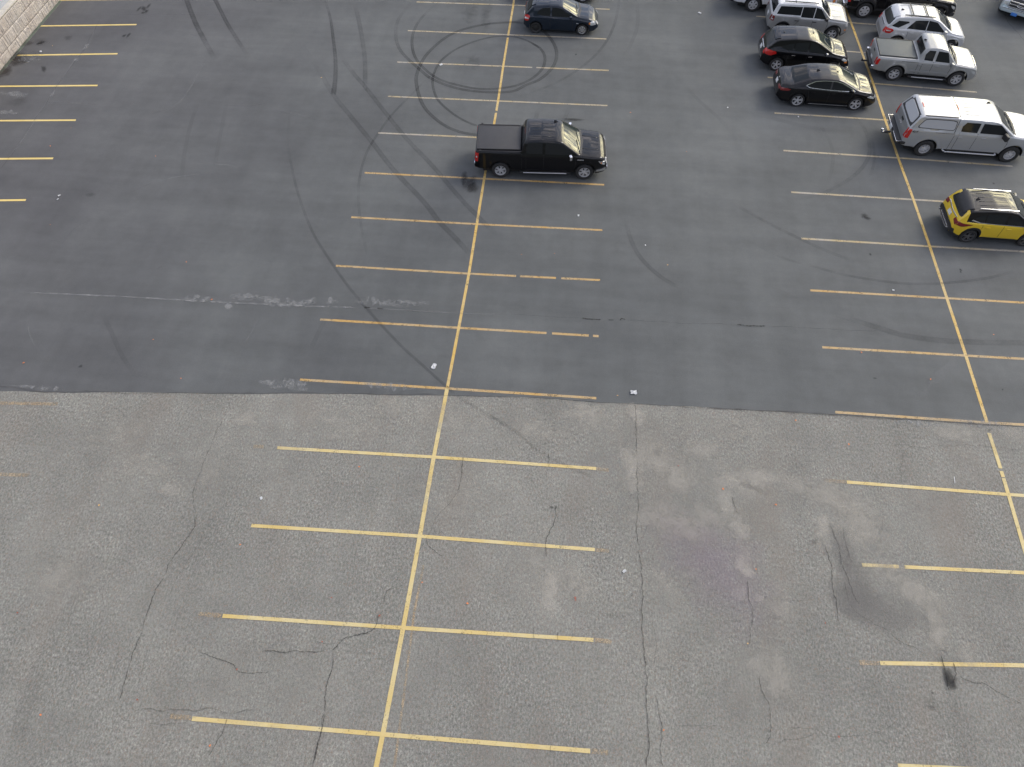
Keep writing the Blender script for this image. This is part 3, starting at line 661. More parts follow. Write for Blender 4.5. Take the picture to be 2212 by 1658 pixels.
def wheel(root, c, r, sy, kind, rr, tw):
    R = r*rr
    bm = bmesh.new(); rg = lathe(bm, [(R*.995, -tw*.9*sy), (R*.98, sy*tw*.2), (R*.9, sy*tw*.25), (.02, sy*tw*.25)], Vector((0, 0, 0))); bm.faces.new(rg[-1])
    w = link('wheel', bm, M_DARKW, root, 30); w.location = c
    bm = bmesh.new(); lathe(bm, [(R, -tw*sy), (r*.93, -tw*sy), (r, -tw*.7*sy), (r, tw*.7*sy), (r*.965, tw*.95*sy), (r*.86, tw*1.02*sy), (R*1.06, tw*.93*sy), (R, tw*.85*sy), (R*.99, 0)], Vector((0, 0, 0)), 44)
    link('tyre', bm, M_TYRE, w, 40)
    bm = bmesh.new(); k, ns = kind
    if k == 'steel':
        rg = lathe(bm, [(R, tw*.82*sy), (R*.93, tw*.72*sy), (R*.88, tw*.45*sy), (R*.6, tw*.55*sy), (R*.35, tw*.62*sy), (R*.2, tw*.7*sy), (.01, tw*.72*sy)], Vector((0, 0, 0)))
        link('rim', bm, M_STEEL, w, 40)
    else:
        lathe(bm, [(R*.995, tw*.86*sy), (R*.99, tw*.93*sy), (R*.93, tw*.9*sy), (R*.90, tw*.6*sy), (R*.9, tw*.3*sy)], Vector((0, 0, 0)))
        if k == 'cover':
            # hub cap: full disc with slots
            K = ns*6; rings = []
            for rad_, yy in ((R*.92, .80), (R*.82, .88), (R*.50, .96), (R*.3, .98), (.005, 1.0)):
                rings.append([bm.verts.new((rad_*math.cos(2*math.pi*i/K), tw*yy*sy, rad_*math.sin(2*math.pi*i/K))) for i in range(K)])
            for ri, (a, b) in enumerate(zip(rings, rings[1:])):
                for i in range(K):
                    if ri == 1 and i % 6 in (0, 1): continue
                    bm.faces.new((a[i], a[(i+1) % K], b[(i+1) % K], b[i]))
        else:
            hub = lathe(bm, [(R*.24, tw*.3*sy), (R*.24, tw*.72*sy), (R*.16, tw*.82*sy), (.005, tw*.84*sy)], Vector((0, 0, 0)), 20)
            for s in range(ns):
                for da, wd in (((-.17, .13), (.17, .13)) if k == 'twin' else ((0, .2),)):
                    a0 = 2*math.pi*s/ns+.3
                    def P(rad_, aa, off, y):
                        return bm.verts.new((rad_*math.cos(aa)-off*math.sin(aa), y, rad_*math.sin(aa)+off*math.cos(aa)))
                    h0, h1 = R*wd*.62, R*wd*.45
                    v = []
                    for rad_, aa, hw, yy in ((R*.15, a0+da*.6, h0*1.1, .74), (R*.93, a0+da, h1, .86)):
                        v.append([P(rad_, aa, -hw, tw*yy*sy), P(rad_, aa, hw, tw*yy*sy), P(rad_, aa, hw, tw*(yy-.35)*sy), P(rad_, aa, -hw, tw*(yy-.35)*sy)])
                    for i in range(4): bm.faces.new((v[0][i], v[0][(i+1) % 4], v[1][(i+1) % 4], v[1][i]))
                    bm.faces.new(v[1])
        bmesh.ops.recalc_face_normals(bm, faces=bm.faces)
        link('rim', bm, RIMM[0], w, 35)
RIMM = [M_ALU]
DIRS = {'R': (Vector((0, -5, 0)), Vector((0, 1, 0))), 'L': (Vector((0, 5, 0)), Vector((0, -1, 0))), 'T': (Vector((0, 0, 5)), Vector((0, 0, -1))),
        'F': (Vector((9, 0, 0)), Vector((-1, 0, 0))), 'B': (Vector((-9, 0, 0)), Vector((1, 0, 0)))}
def patch(bm, C, ax, poly, off=.006, depth=.02, res=.09, smooth=0):
    """lay a flat-drawn outline onto the body seen along an axis: R/L (x,z), T (x,y), F/B (y,z)"""
    if smooth:
        P = [Vector((a, b, 0)) for a, b in poly]; out = []
        for _ in range(smooth+1):
            out = []
            for a, b in zip(P, P[1:]+P[:1]): out += [a.lerp(b, .13), a.lerp(b, .87)]
            P = out
        poly = [(p.x, p.y) for p in P]
    t = bmesh.new()
    f = t.faces.new([t.verts.new((a, b, 0)) for a, b in poly])
    xs = [p[0] for p in poly]; ys = [p[1] for p in poly]
    for i, lo, hi in ((0, min(xs), max(xs)), (1, min(ys), max(ys))):
        k = int((hi-lo)/res)
        for j in range(1, k+1):
            co = [0, 0, 0]; co[i] = lo+(hi-lo)*j/(k+1); no = [0, 0, 0]; no[i] = 1
            bmesh.ops.bisect_plane(t, geom=t.verts[:]+t.edges[:]+t.faces[:], plane_co=co, plane_no=no)
    bmesh.ops.triangulate(t, faces=[f for f in t.faces if len(f.verts) > 4])
    o, d = DIRS[ax]; mp = {}
    for v in t.verts:
        a, b = v.co.x, v.co.y
        q = Vector((a, 0, b)) if ax in 'RL' else Vector((a, b, 0)) if ax == 'T' else Vector((0, a, b))
        hit = C.bvh.ray_cast(q+o, d)[0]
        if hit is None: hit = C.bvh.find_nearest(q+o*.2)[0]
        v.co = hit-d*off
    be = [e for e in t.edges if len(e.link_faces) == 1]
    r = bmesh.ops.extrude_edge_only(t, edges=be)
    for v in r['geom']:
        if isinstance(v, bmesh.types.BMVert): v.co += d*(depth+off)
    bmesh.ops.recalc_face_normals(t, faces=t.faces)
    me = bpy.data.meshes.new('tmp'); t.to_mesh(me); t.free(); bm.from_mesh(me); bpy.data.meshes.remove(me)
def part(C, name, mat, specs, off=.006, depth=.02, smooth=0, sm=40, label=None, parent=None, res=.09):
    bm = bmesh.new()
    for ax, poly in specs: patch(bm, C, ax, poly, off, depth, res, smooth)
    o = link(name, bm, mat, parent or C.root, sm)
    if label: o['label'] = label
    return o
def mirror_y(poly): return [(a, b) for a, b in poly]
def both(C, name, mat, poly, **k):                     # one part on each flank
    return [part(C, name, mat, [(s, poly)], **k) for s in ('R', 'L')]
def strip(p, w):                                       # polyline -> thin outlines for gaps and trims
    out = []
    for a, b in zip(p, p[1:]):
        a, b = Vector(a), Vector(b); d = (b-a).normalized(); n = Vector((-d.y, d.x))*w/2; e = d*w*.4
        out.append([tuple(a-n-e), tuple(b-n+e), tuple(b+n+e), tuple(a+n-e)])
    return out
def into_body(C, bm, mat):
    me = C.body.data
    if mat.name not in [x.name for x in me.materials if x]: me.materials.append(mat)
    k = [x.name for x in me.materials].index(mat.name)
    for f in bm.faces: f.material_index = k; f.smooth = True
    bm.from_mesh(me) if False else None
    b2 = bmesh.new(); b2.from_mesh(me)
    t = bpy.data.meshes.new('tmp'); bm.to_mesh(t); bm.free(); b2.from_mesh(t); bpy.data.meshes.remove(t)
    b2.to_mesh(me); b2.free()
def gaps(C, lines, ax='RL', w=.014, mat=None, name=None):   # shut lines and creases belong to the body's own mesh
    bm = bmesh.new()
    for l in lines:
        for q in strip(l, w):
            for s in ax: patch(bm, C, s, q, .0025, .003, .12)
    into_body(C, bm, mat or M_GAP)
def rbox(bm, c, s, bev=.01, rot=0):
    t = bmesh.new(); add_box(t, -s[0]/2, s[0]/2, -s[1]/2, s[1]/2, -s[2]/2, s[2]/2, bev)
    bmesh.ops.rotate(t, verts=t.verts, matrix=Matrix.Rotation(rot, 3, 'Z')); bmesh.ops.translate(t, verts=t.verts, vec=Vector(c))
    me = bpy.data.meshes.new('tmp'); t.to_mesh(me); t.free(); bm.from_mesh(me); bpy.data.meshes.remove(me)
SPLIT = ('taillight_insert', 'fender_badge', 'bed_bracket', 'canopy_rail', 'side_badge', 'grille_bar', 'side_marker', 'sill_trim', 'roof_rail', 'bumper_corner', 'bumper_trim')
def boxpart(C, name, mat, boxes, bev=.01, parent=None):
    if name in SPLIT and len(boxes) > 1:
        for b in boxes: o = boxpart(C, name, mat, [b], bev, parent)
        return o
    bm = bmesh.new()
    for b in boxes: rbox(bm, b[0], b[1], bev, b[2] if len(b) > 2 else 0)
    return link(name, bm, mat, parent or C.root, 40)
def mirrors(C, x, z, mat, s=(.14, .20, .17)):
    for sy in (-1, 1):
        boxpart(C, 'wing_mirror', mat, [((x, sy*(C.half(x)+s[1]*.5-.02), z+s[2]*.4), s, sy*-.25), ((x, sy*(C.half(x)-.03), z+.03), (.06, .14, .05))], .035)
def handles(C, xz, mat):
    for s in (-1, 1):
        for x, z in xz: boxpart(C, 'door_handle', mat, [((x, s*(C.half(x)+.012), z), (.19, .035, .035))], .012)
def wipers(C, x, yw, dz=.02):
    for y0 in (-yw*.75, -.05):
        bm = bmesh.new(); p = []
        for t in np.linspace(0, 1, 8):
            xx, yy = x-.02-.10*t, y0+yw*.72*t; h = C.bvh.ray_cast(Vector((xx, yy, 5)), Vector((0, 0, -1)))[0]; p.append(h+Vector((0, 0, dz)))
        for a, b in zip(p, p[1:]):
            v = [bm.verts.new(a+Vector((dx, 0, dz_))) for dx, dz_ in ((-.012, 0), (.012, 0), (0, .018))]; u = [bm.verts.new(b+Vector((dx, 0, dz_))) for dx, dz_ in ((-.012, 0), (.012, 0), (0, .018))]
            for i in range(3): bm.faces.new((v[i], v[(i+1) % 3], u[(i+1) % 3], u[i]))
        link('wiper', bm, M_BLK, C.root)
def screen(C, x0, x1, w0, w1, mat=None, name='windshield', inset=0):
    """windshield or sloping rear window as seen from above: x0 = roof end, x1 = body end"""
    n = 7; P = []
    bow = (x1-x0)*.10
    for i in range(n+1):
        t = -1+2*i/n; P.append((x1+bow*(1-t*t), w1*t))
    for i in range(n+1):
        t = 1-2*i/n; P.append((x0+bow*.8*(1-t*t), w0*t))
    return part(C, name, mat or M_WIND, [('T', P)], off=.007, depth=.02, sm=60)
def plate(C, x, y, z, front=False, mat=None, w=.30, h=.15):
    q = [(y-w/2, z-h/2), (y+w/2, z-h/2), (y+w/2, z+h/2), (y-w/2, z+h/2)]
    return part(C, 'license_plate', mat or M_PLATE, [('F' if front else 'B', q)], off=.015, depth=.02)
def lamp_pair(C, name, mat, side=None, end=None, endax='B', off=.008, smooth=1):
    """side polygon (x,z) and end polygon (y>0,z) make one lens on each corner"""
    for s in (-1, 1):
        sp = []
        if side: sp.append(('R' if s < 0 else 'L', side))
        if end: sp.append((endax, [(s*a, b) for a, b in end]))
        part(C, name, mat, sp, off=off, depth=.03, smooth=smooth, res=.06)

def place(near_rear, near_front, W, wb=None, zr=0):
    """near-side tyre contact points (photo pixels) -> centre of the car and heading"""
    a, b = gnd(*near_rear), gnd(*near_front); d = (b-a); ang = math.atan2(d.y, d.x)
    mid = (a+b)/2; n = Vector((-math.sin(ang), math.cos(ang), 0))
    p = mid+n*(W/2-.02); p.z = ZN
    return p, math.degrees(ang), d.length

P_BLACK = paint('gloss_black_paint', (.002, .002, .003)); P_NAVY = paint('dark_navy_paint', (.008, .014, .024)); P_BLK2 = paint('black_paint', (.003, .003, .004))
P_SILV = paint('silver_paint', (.40, .41, .415), .45, .42); P_SILV2 = paint('bright_silver_paint', (.48, .49, .50), .40, .42); P_GREY = paint('pewter_silver_paint', (.31, .315, .31), .45, .42)
P_WHITE = paint('white_paint', (.60, .61, .62), 0, .4); P_YEL = paint('mustard_yellow_paint', (.68, .47, .02), .1, .35); P_DARK = paint('dark_charcoal_paint', (.012, .012, .018))
P_PALE = paint('pale_blue_white_paint', (.50, .58, .60), .3, .35)

def add_tonneau(C, x0, x1, hw, mat, seams=0, z=None):
    bm = bmesh.new(); zt = C.top((x0+x1)/2)
    rbox(bm, ((x0+x1)/2, 0, zt+.012), (x1-x0, hw*2, .035), .012)
    o = link('tonneau_cover', bm, mat, C.root, 40)
    bm = bmesh.new()
    for s in (-1, 1): rbox(bm, ((x0+x1)/2, s*(hw-.02), zt+.038), (x1-x0-.02, .035, .022), .006)
    rbox(bm, (x0+.03, 0, zt+.038), (.035, hw*2-.06, .02), .006); rbox(bm, (x1-.03, 0, zt+.038), (.04, hw*2-.06, .02), .006)
    for k in range(seams): rbox(bm, (x0+(x1-x0)*(k+1)/(seams+1), 0, zt+.031), (.018, hw*2-.08, .006), .002)
    link('cover_rail', bm, M_BLK, o, 40)
def running_board(C, x0, x1, z=.36, out=.03, chrome=True, mat=None):
    hw = C.S['W']/2
    for s in (-1, 1):
        o = boxpart(C, 'running_board', mat or M_BLK, [(((x0+x1)/2, s*(hw-.04+out), z), (x1-x0, .14, .05))], .02)
        if chrome: boxpart(C, 'step_trim', M_STEP, [(((x0+x1)/2+.0, s*(hw+.035+out), z+.012), (x1-x0-.35, .02, .04))], .008, parent=o)
def shark_fin(C, x, y=0, mat=None):
    h = C.top(x); bm = bmesh.new(); y0 = y
    v = [bm.verts.new(p) for p in ((x-.10, y0-.03, h-.01), (x-.10, y0+.03, h-.01), (x+.10, y0, h-.01), (x-.09, y0, h+.075), (x-.02, y0, h+.06))]
    for f in ((0, 2, 4, 3), (1, 3, 4, 2), (0, 3, 1), (0, 1, 2)): bm.faces.new([v[i] for i in f])
    link('roof_antenna', bm, mat or M_BLK, C.root)
def whip(C, x, y, L, dx=-.5):
    h = C.bvh.ray_cast(Vector((x, y, 5)), Vector((0, 0, -1)))[0]; bm = bmesh.new()
    b = h+Vector((dx*L, 0, L*.85))
    for p, q, w in ((h, b, .009),):
        r = [bm.verts.new(p+Vector(d)*w) for d in ((1, 0, 0), (-.5, .87, 0), (-.5, -.87, 0))]; t = [bm.verts.new(q+Vector(d)*w*.6) for d in ((1, 0, 0), (-.5, .87, 0), (-.5, -.87, 0))]
        for i in range(3): bm.faces.new((r[i], r[(i+1) % 3], t[(i+1) % 3], t[i]))
    rbox(bm, h+Vector((0, 0, .012)), (.07, .05, .03), .01); link('roof_antenna', bm, M_BLK, C.root)
def roof_ribs(C, x0, x1, ys, mat):
    bm = bmesh.new()
    for y in ys: patch(bm, C, 'T', [(x0, y-.012), (x1, y-.012), (x1, y+.012), (x0, y+.012)], .005, .01, .3)
    into_body(C, bm, mat)

def pickup(name, label, near_r, near_f, pm, W=2.03, H=1.92, r=.40, fo=.98, ro=1.14, bed=1.40, hood=1.27, cabr=-.96, rf=.82, cowl=1.60, canopy=False, ang=None, fog=True, **kw):
    pos, a, wb = place(near_r, near_f, W)
    if ang is not None: a = ang
    wb = kw.pop('wb', wb)
    k = wb/3.77; xr, xf = -wb/2-ro, wb/2+fo; cabr, rf, cowl = cabr*k, rf*k, cowl*k
    bl = hood-.03
    if canopy: rear = [(xr, 1.02), (xr+.03, bed-.06), (xr+.07, bed), (xr+.10, bed+.02), (xr+.36, H-.05), (xr+.5, H), (cabr-.1, H+.02), (cabr+.04, H)]
    else: rear = [(xr, 1.0), (xr+.025, bed-.05), (xr+.06, bed), (cabr-.04, bed), (cabr, bed+.02), (cabr+.14, H-.10), (cabr+.26, H-.03)]
    top = rear+[((cabr+rf)/2, H), (rf-.25, H-.02), (rf, H-.09), (cowl, hood+.03), (cowl+.12, hood), (xf-.75, hood-.04), (xf-.3, hood-.10), (xf-.12, hood-.2), (xf-.03, hood-.35), (xf, hood-.5)]
    belt = [(xr, bed-.06), (cabr-.05, bed-.06), (cabr, bl), (cowl, hood-.05), (xf-.3, hood-.16), (xf, hood-.3)]
    bot = [(xr, .52), (xr+.3, .46), (-wb/2, .44), (wb/2, .42), (xf-.35, .34), (xf-.1, .36), (xf, .45)]
    S = dict(wb=wb, xr=xr, xf=xf, W=W, r=r, top=top, belt=belt, bot=bot, crown=[(xr, .02 if not canopy else .04), (cabr-.05, .02 if not canopy else .07), (cabr+.05, .07), (cowl, .07), (cowl+.1, .06), (xf, .05)],
             tumble=.30, rs=.3, er=.05, fs=.75, ef=.20, paint=pm, brk=(cabr, ), rim=('twin', 6), Ra=r+.09, crease=.85, flare=.025, sm=.035, inset=.0, tw=.135, **{})
    S.update(kw)
    C = make_car(name, label, 'pickup truck', S, pos, a); C.xr, C.xf, C.wb = xr, xf, wb
    wt = H-.16
    c0 = cabr+.18
    pil = (cabr+rf)/2+.10
    both(C, 'side_window', M_GLASS, [(c0+.04, bl+.08), (pil-.07, bl+.06), (pil-.07, wt), (c0+.14, wt), (c0+.02, wt-.18)])
    both(C, 'side_window', M_GLASS, [(pil+.06, bl+.06), (cowl-.30, bl+.04), (cowl-.34, bl+.14), (rf+.02, wt-.03), (pil+.06, wt)])
    screen(C, rf+.03, cowl-.02, W/2-.36, W/2-.17)
    part(C, 'cowl_panel', M_BLK, [('T', [(cowl-.0, -.82), (cowl+.10, -.84), (cowl+.17, 0), (cowl+.10, .84), (cowl-.0, .82), (cowl+.07, 0)])], off=.012)
    if not canopy: part(C, 'rear_window', M_GLASS, [('B', [(-.62, bl+.20), (.62, bl+.20), (.60, wt), (-.60, wt)])])
    gaps(C, [[(cabr+.02, .50), (cabr+.02, bed-.1)], [(cabr+.22, .50), (cabr+.20, bl+.02)], [(pil, .46), (pil, bl+.03)], [(cowl-.18, .46), (cowl-.14, .95), (cowl-.24, bl+.02)], [(cabr+.22, .50), (cowl-.18, .47)], [(-wb/2+.1, bed-.13), (cabr, bed-.13)]])
    wipers(C, cowl, W/2-.2)
    return C

def truck_front(C, hood, hl_h=.30, grille=M_BLK, hl=M_CLR):
    xf, W = C.xf, C.S['W']/2
    part(C, 'grille', grille, [('F', [(-W*.52, hood-.62), (W*.52, hood-.62), (W*.60, hood-.22), (-W*.60, hood-.22)])], off=.02, smooth=1)
    lamp_pair(C, 'headlight', hl, side=[(xf-.42, hood-.24), (xf-.12, hood-.36), (xf-.10, hood-.52), (xf-.30, hood-.40)], end=[(W*.60, hood-.52), (W*.84, hood-.48), (W*.84, hood-.26), (W*.62, hood-.24)], endax='F')

# --- black crew cab pickup ------------------------------------------------
C = pickup('pickup_truck', 'glossy black crew cab pickup with black bed cover, alone in the middle rows', (1081.3, 383.9), (1260.5, 388.2), P_BLACK)
mirM = M_CHR
truck_front(C, 1.27)
add_tonneau(C, C.xr+.09, -1.00, .86, M_TON)
running_board(C, -1.03, 1.25)
mirrors(C, 1.20, 1.20, M_CHR, (.12, .24, .20)); handles(C, ((-.72, 1.08), (.36, 1.08)), P_BLACK)
lamp_pair(C, 'taillight', M_RED, side=[(C.xr+.01, .88), (C.xr+.14, .88), (C.xr+.19, 1.30), (C.xr+.01, 1.32)], end=[(.80, .88), (.97, .88), (.97, 1.31), (.84, 1.31)], smooth=0)
boxpart(C, 'taillight_insert', M_CLR, [((C.xr+.09, s*(C.half(C.xr+.09)+.012), 1.12), (.06, .02, .08)) for s in (-1, 1)])
boxpart(C, 'rear_bumper', M_CHR, [((C.xr+.035, 0, .60), (.16, 1.75, .20)), ((C.xr+.15, -.93, .60), (.30, .10, .18), -.12), ((C.xr+.15, .93, .60), (.30, .10, .18), .12)], .04)
part(C, 'front_bumper', M_CHR, [('F', [(-.80, .46), (.80, .46), (.80, .60), (-.80, .60)]), ('R', [(C.xf-.50, .48), (C.xf-.04, .46), (C.xf-.04, .60), (C.xf-.42, .58)]), ('L', [(C.xf-.50, .48), (C.xf-.04, .46), (C.xf-.04, .60), (C.xf-.42, .58)])], off=.03, depth=.05)
part(C, 'grille_trim', M_CHR, [('F', [(-.66, .90), (.66, .90), (.68, .95), (-.68, .95)]), ('R', [(C.xf-.36, .96), (C.xf-.03, .90), (C.xf-.03, .94), (C.xf-.34, 1.0)]), ('L', [(C.xf-.36, .96), (C.xf-.03, .90), (C.xf-.03, .94), (C.xf-.34, 1.0)])], off=.022, depth=.03)
lamp_pair(C, 'turn_signal', M_AMB, side=[(C.xf-.30, .90), (C.xf-.24, .84), (C.xf-.24, .92), (C.xf-.28, .95)], off=.014, smooth=0)
boxpart(C, 'fender_badge', M_SILT, [((1.66, s*(C.half(1.66)+.006), 1.08), (.30, .012, .045)) for s in (-1, 1)], .004)
roof_ribs(C, -.72, .38, (-.52, -.30, -.10, .12, .34), P_BLACK); 
part(C, 'brake_light', M_DRED, [('T', [(-.84, -.20), (-.80, -.20), (-.80, .20), (-.84, .20)])], off=.012)
shark_fin(C, .55, .55)
gaps(C, [[(1.75, -.45), (2.45, -.42)], [(1.75, .45), (2.45, .42)]], 'T', .05, P_BLACK, 'hood_crease')
boxpart(C, 'bed_bracket', M_BLK, [((C.xr+.25, s*.95, 1.42), (.10, .05, .03)) for s in (-1, 1)])

# --- silver-grey mid-size pickup with grey cover ---------------------------
RIMM[0] = M_ALU
C = pickup('pickup_truck', 'silver grey pickup with smooth grey bed cover, parked beside the silver SUV', (1925, 175), (2055, 186.7), P_GREY, W=1.88, H=1.80, r=.385, fo=.88, ro=1.12, bed=1.20, hood=1.16,
           cabr=-.78, rf=.72, cowl=1.40, rim=('twin', 6), flare=.045, wb=3.04)
truck_front(C, 1.16, grille=M_CHR)
add_tonneau(C, C.xr+.08, -.70, .80, M_TONG, 0)
running_board(C, -.85, 1.05, .34, .04)
mirrors(C, .95, 1.10, P_GREY, (.12, .20, .16)); handles(C, ((-.52, .98), (.32, .98)), P_GREY)
lamp_pair(C, 'taillight', M_RED, side=[(C.xr+.01, .80), (C.xr+.13, .80), (C.xr+.17, 1.10), (C.xr+.01, 1.12)], end=[(.70, .80), (.90, .80), (.90, 1.12), (.74, 1.12)], smooth=0)
boxpart(C, 'bumper_corner', M_CHR, [((C.xr+.03, -.82, .60), (.30, .16, .16), -.2), ((C.xr+.03, .82, .60), (.30, .16, .16), .2)], .05)
boxpart(C, 'bumper_step', M_BLK, [((C.xr-.05, 0, .56), (.20, 1.25, .16))], .03)
boxpart(C, 'tow_hitch', M_BLK, [((C.xr-.24, 0, .42), (.34, .07, .07)), ((C.xr-.38, 0, .47), (.06, .06, .09))], .015)
plate(C, C.xr, 0, .68); part(C, 'tailgate_handle', M_BLK, [('B', [(-.12, 1.0), (.12, 1.0), (.12, 1.08), (-.12, 1.08)])])
shark_fin(C, -.42)
both(C, 'door_molding', P_GREY, [(-.92, .60), (1.02, .58), (1.02, .66), (-.92, .68)], off=.02)

# --- silver pickup with canopy --------------------------------------------
C = pickup('pickup_truck', 'silver crew cab pickup with matching bed canopy and tow ball at the right edge', (1987, 337.6), (2168.9, 350.9), P_SILV, W=2.05, H=1.98, r=.41, fo=1.0, ro=1.15, bed=1.42, hood=1.36,
           canopy=True, tumble=.20, rim=('twin', 8), rimr=.58)
mirrors(C, 1.18, 1.28, M_BLK, (.14, .30, .26)); handles(C, ((-.70, 1.16), (.36, 1.16)), P_SILV)
truck_front(C, 1.36)
xr = C.xr
both(C, 'canopy_window_frame', M_BLK, [(xr+.42, 1.45), (xr+1.96, 1.42), (xr+2.02, 1.50), (xr+1.98, 1.88), (xr+.60, 1.88), (xr+.38, 1.52)], smooth=1)
both(C, 'canopy_window', M_PALEGLASS, [(xr+.455, 1.48), (xr+1.94, 1.45), (xr+1.99, 1.52), (xr+1.95, 1.85), (xr+.62, 1.85), (xr+.42, 1.54)], off=.014, smooth=1)
part(C, 'canopy_rear_frame', M_BLK, [('B', [(-.86, 1.42), (.86, 1.42), (.74, 1.93), (-.74, 1.93)])], smooth=0)
part(C, 'canopy_rear_window', M_PALEGLASS, [('B', [(-.76, 1.49), (.76, 1.49), (.66, 1.88), (-.66, 1.88)])], off=.016, smooth=1)
boxpart(C, 'canopy_rail', M_BLK, [((xr+1.25, s*.80, 1.985), (1.45, .035, .03)) for s in (-1, 1)], .01)
part(C, 'brake_light', M_RED, [('T', [(xr+.56, -.16), (xr+.60, -.16), (xr+.60, .16), (xr+.56, .16)])], off=.014)
part(C, 'cab_brake_light', M_RED, [('T', [(-.97, -.18), (-.93, -.18), (-.93, .18), (-.97, .18)])], off=.012)
gaps(C, [[(-.99, -.86), (-.99, .86)]], 'T', .03)
gaps(C, [[(-1.0, 1.3), (-1.0, 1.9)]], 'RL', .025)
lamp_pair(C, 'taillight', M_RED, side=[(xr+.01, .92), (xr+.17, .92), (xr+.20, 1.36), (xr+.01, 1.38)], end=[(.80, .92), (.98, .92), (.98, 1.38), (.86, 1.38)], smooth=0)
boxpart(C, 'rear_bumper', M_BLK, [((xr-.11, 0, .66), (.26, 1.9, .17)), ((xr+.08, -.97, .64), (.26, .10, .17)), ((xr+.08, .97, .64), (.26, .10, .17))], .04)
boxpart(C, 'bumper_trim', M_CHR, [((xr-.245, -.62, .70), (.03, .72, .05)), ((xr-.245, .62, .70), (.03, .72, .05)), ((xr-.14, -.98, .70), (.24, .03, .05), .1), ((xr-.14, .98, .70), (.24, .03, .05), -.1)], .01)
boxpart(C, 'tow_hitch', M_BLK, [((xr-.42, 0, .46), (.40, .08, .08)), ((xr-.58, 0, .47), (.09, .12, .06))], .015)
bm = bmesh.new(); bmesh.ops.create_uvsphere(bm, u_segments=14, v_segments=9, radius=.05, matrix=Matrix.Translation((xr-.60, 0, .57))); rbox(bm, (xr-.60, .10, .52), (.13, .05, .06), .01); rbox(bm, (xr-.60, -.09, .52), (.10, .05, .05), .01); link('tow_ball', bm, M_CHR, C.root, 40)
part(C, 'tailgate', P_GREY, [('B', [(-.80, .80), (.80, .80), (.80, 1.36), (-.80, 1.36)])], off=.008)
part(C, 'tailgate_handle', M_BLK, [('B', [(-.14, 1.18), (.14, 1.18), (.14, 1.28), (-.14, 1.28)])], off=.018)
part(C, 'tailgate_emblem', M_SILT, [('B', [(-.13, 1.02), (-.04, 1.02), (-.04, 1.00), (.04, 1.00), (.04, 1.02), (.13, 1.02), (.13, 1.07), (.04, 1.07), (.04, 1.09), (-.04, 1.09), (-.04, 1.07), (-.13, 1.07)])], off=.02)
o = plate(C, xr, .18, .66); o.location.x -= .25
for s in (-1, 1):
    boxpart(C, 'running_board', M_BLK, [((.15, s*1.02, .40), (2.1, .13, .03))], .012)
    boxpart(C, 'step_tube', M_STEP, [((.10, s*1.10, .40), (2.25, .05, .05)), ((-1.08, s*1.04, .42), (.06, .16, .05), s*-.5), ((1.24, s*1.05, .42), (.05, .14, .05))], .022)
for s in (-1, 1):
    cu = bpy.data.curves.new('t', 'FONT'); cu.body = '4x4'; cu.size = .15; cu.extrude = .003; cu.shear = .4; cu.space_character = 1.15
    to = bpy.data.objects.new('t', cu); COL.objects.link(to); bpy.context.view_layer.update()
    me = bpy.data.meshes.new_from_object(to.evaluated_get(bpy.context.evaluated_depsgraph_get())); bpy.data.objects.remove(to)
    o = bpy.data.objects.new('side_badge', me); COL.objects.link(o); o.parent = C.root; me.materials.clear(); me.materials.append(M_BLK)
    yy = C.half(xr+.4)+.004
    o.rotation_euler = (math.pi/2, 0, 0 if s < 0 else math.pi); o.location = (xr+.20 if s < 0 else xr+.52, s*yy, 1.24)
roof_ribs(C, -.70, .35, (-.52, -.28, .02, .34, .56), P_SILV)
gaps(C, [[(1.75, -.5), (2.6, -.46)], [(1.75, .5), (2.6, .46)]], 'T', .03, P_SILV, 'hood_crease')
shark_fin(C, .55, .5)

# --- white pickup at the top edge ------------------------------------------
C = pickup('pickup_truck', 'white pickup mostly hidden behind the boxy silver SUV at the top edge', (1622, 25.8), (1760, 35.5), P_WHITE, W=2.0, H=1.9, r=.40, fo=.98, ro=1.12, rim=('cover', 6))
truck_front(C, 1.27); running_board(C, -1.0, 1.2, chrome=False, mat=M_SILT); mirrors(C, 1.2, 1.2, M_BLK)
boxpart(C, 'rear_bumper', M_BLK, [((C.xr-.05, 0, .58), (.22, 1.85, .20))], .04)
boxpart(C, 'front_bumper', M_BLK, [((C.xf-.02, 0, .48), (.16, 1.5, .22)), ((C.xf-.22, -.84, .48), (.42, .12, .20), .25), ((C.xf-.22, .84, .48), (.42, .12, .20), -.25)], .04)
lamp_pair(C, 'turn_signal', M_AMB, side=[(C.xf-.30, .78), (C.xf-.16, .78), (C.xf-.16, .92), (C.xf-.30, .94)], off=.012, smooth=0)
boxpart(C, 'tailpipe', M_BLK, [((C.xr+.38, -.72, .36), (.22, .07, .07))], .03)
lamp_pair(C, 'taillight', M_RED, side=[(C.xr+.01, .88), (C.xr+.12, .88), (C.xr+.12, 1.30), (C.xr+.01, 1.30)], end=[(.82, .88), (.96, .88), (.96, 1.3), (.84, 1.3)], smooth=0)

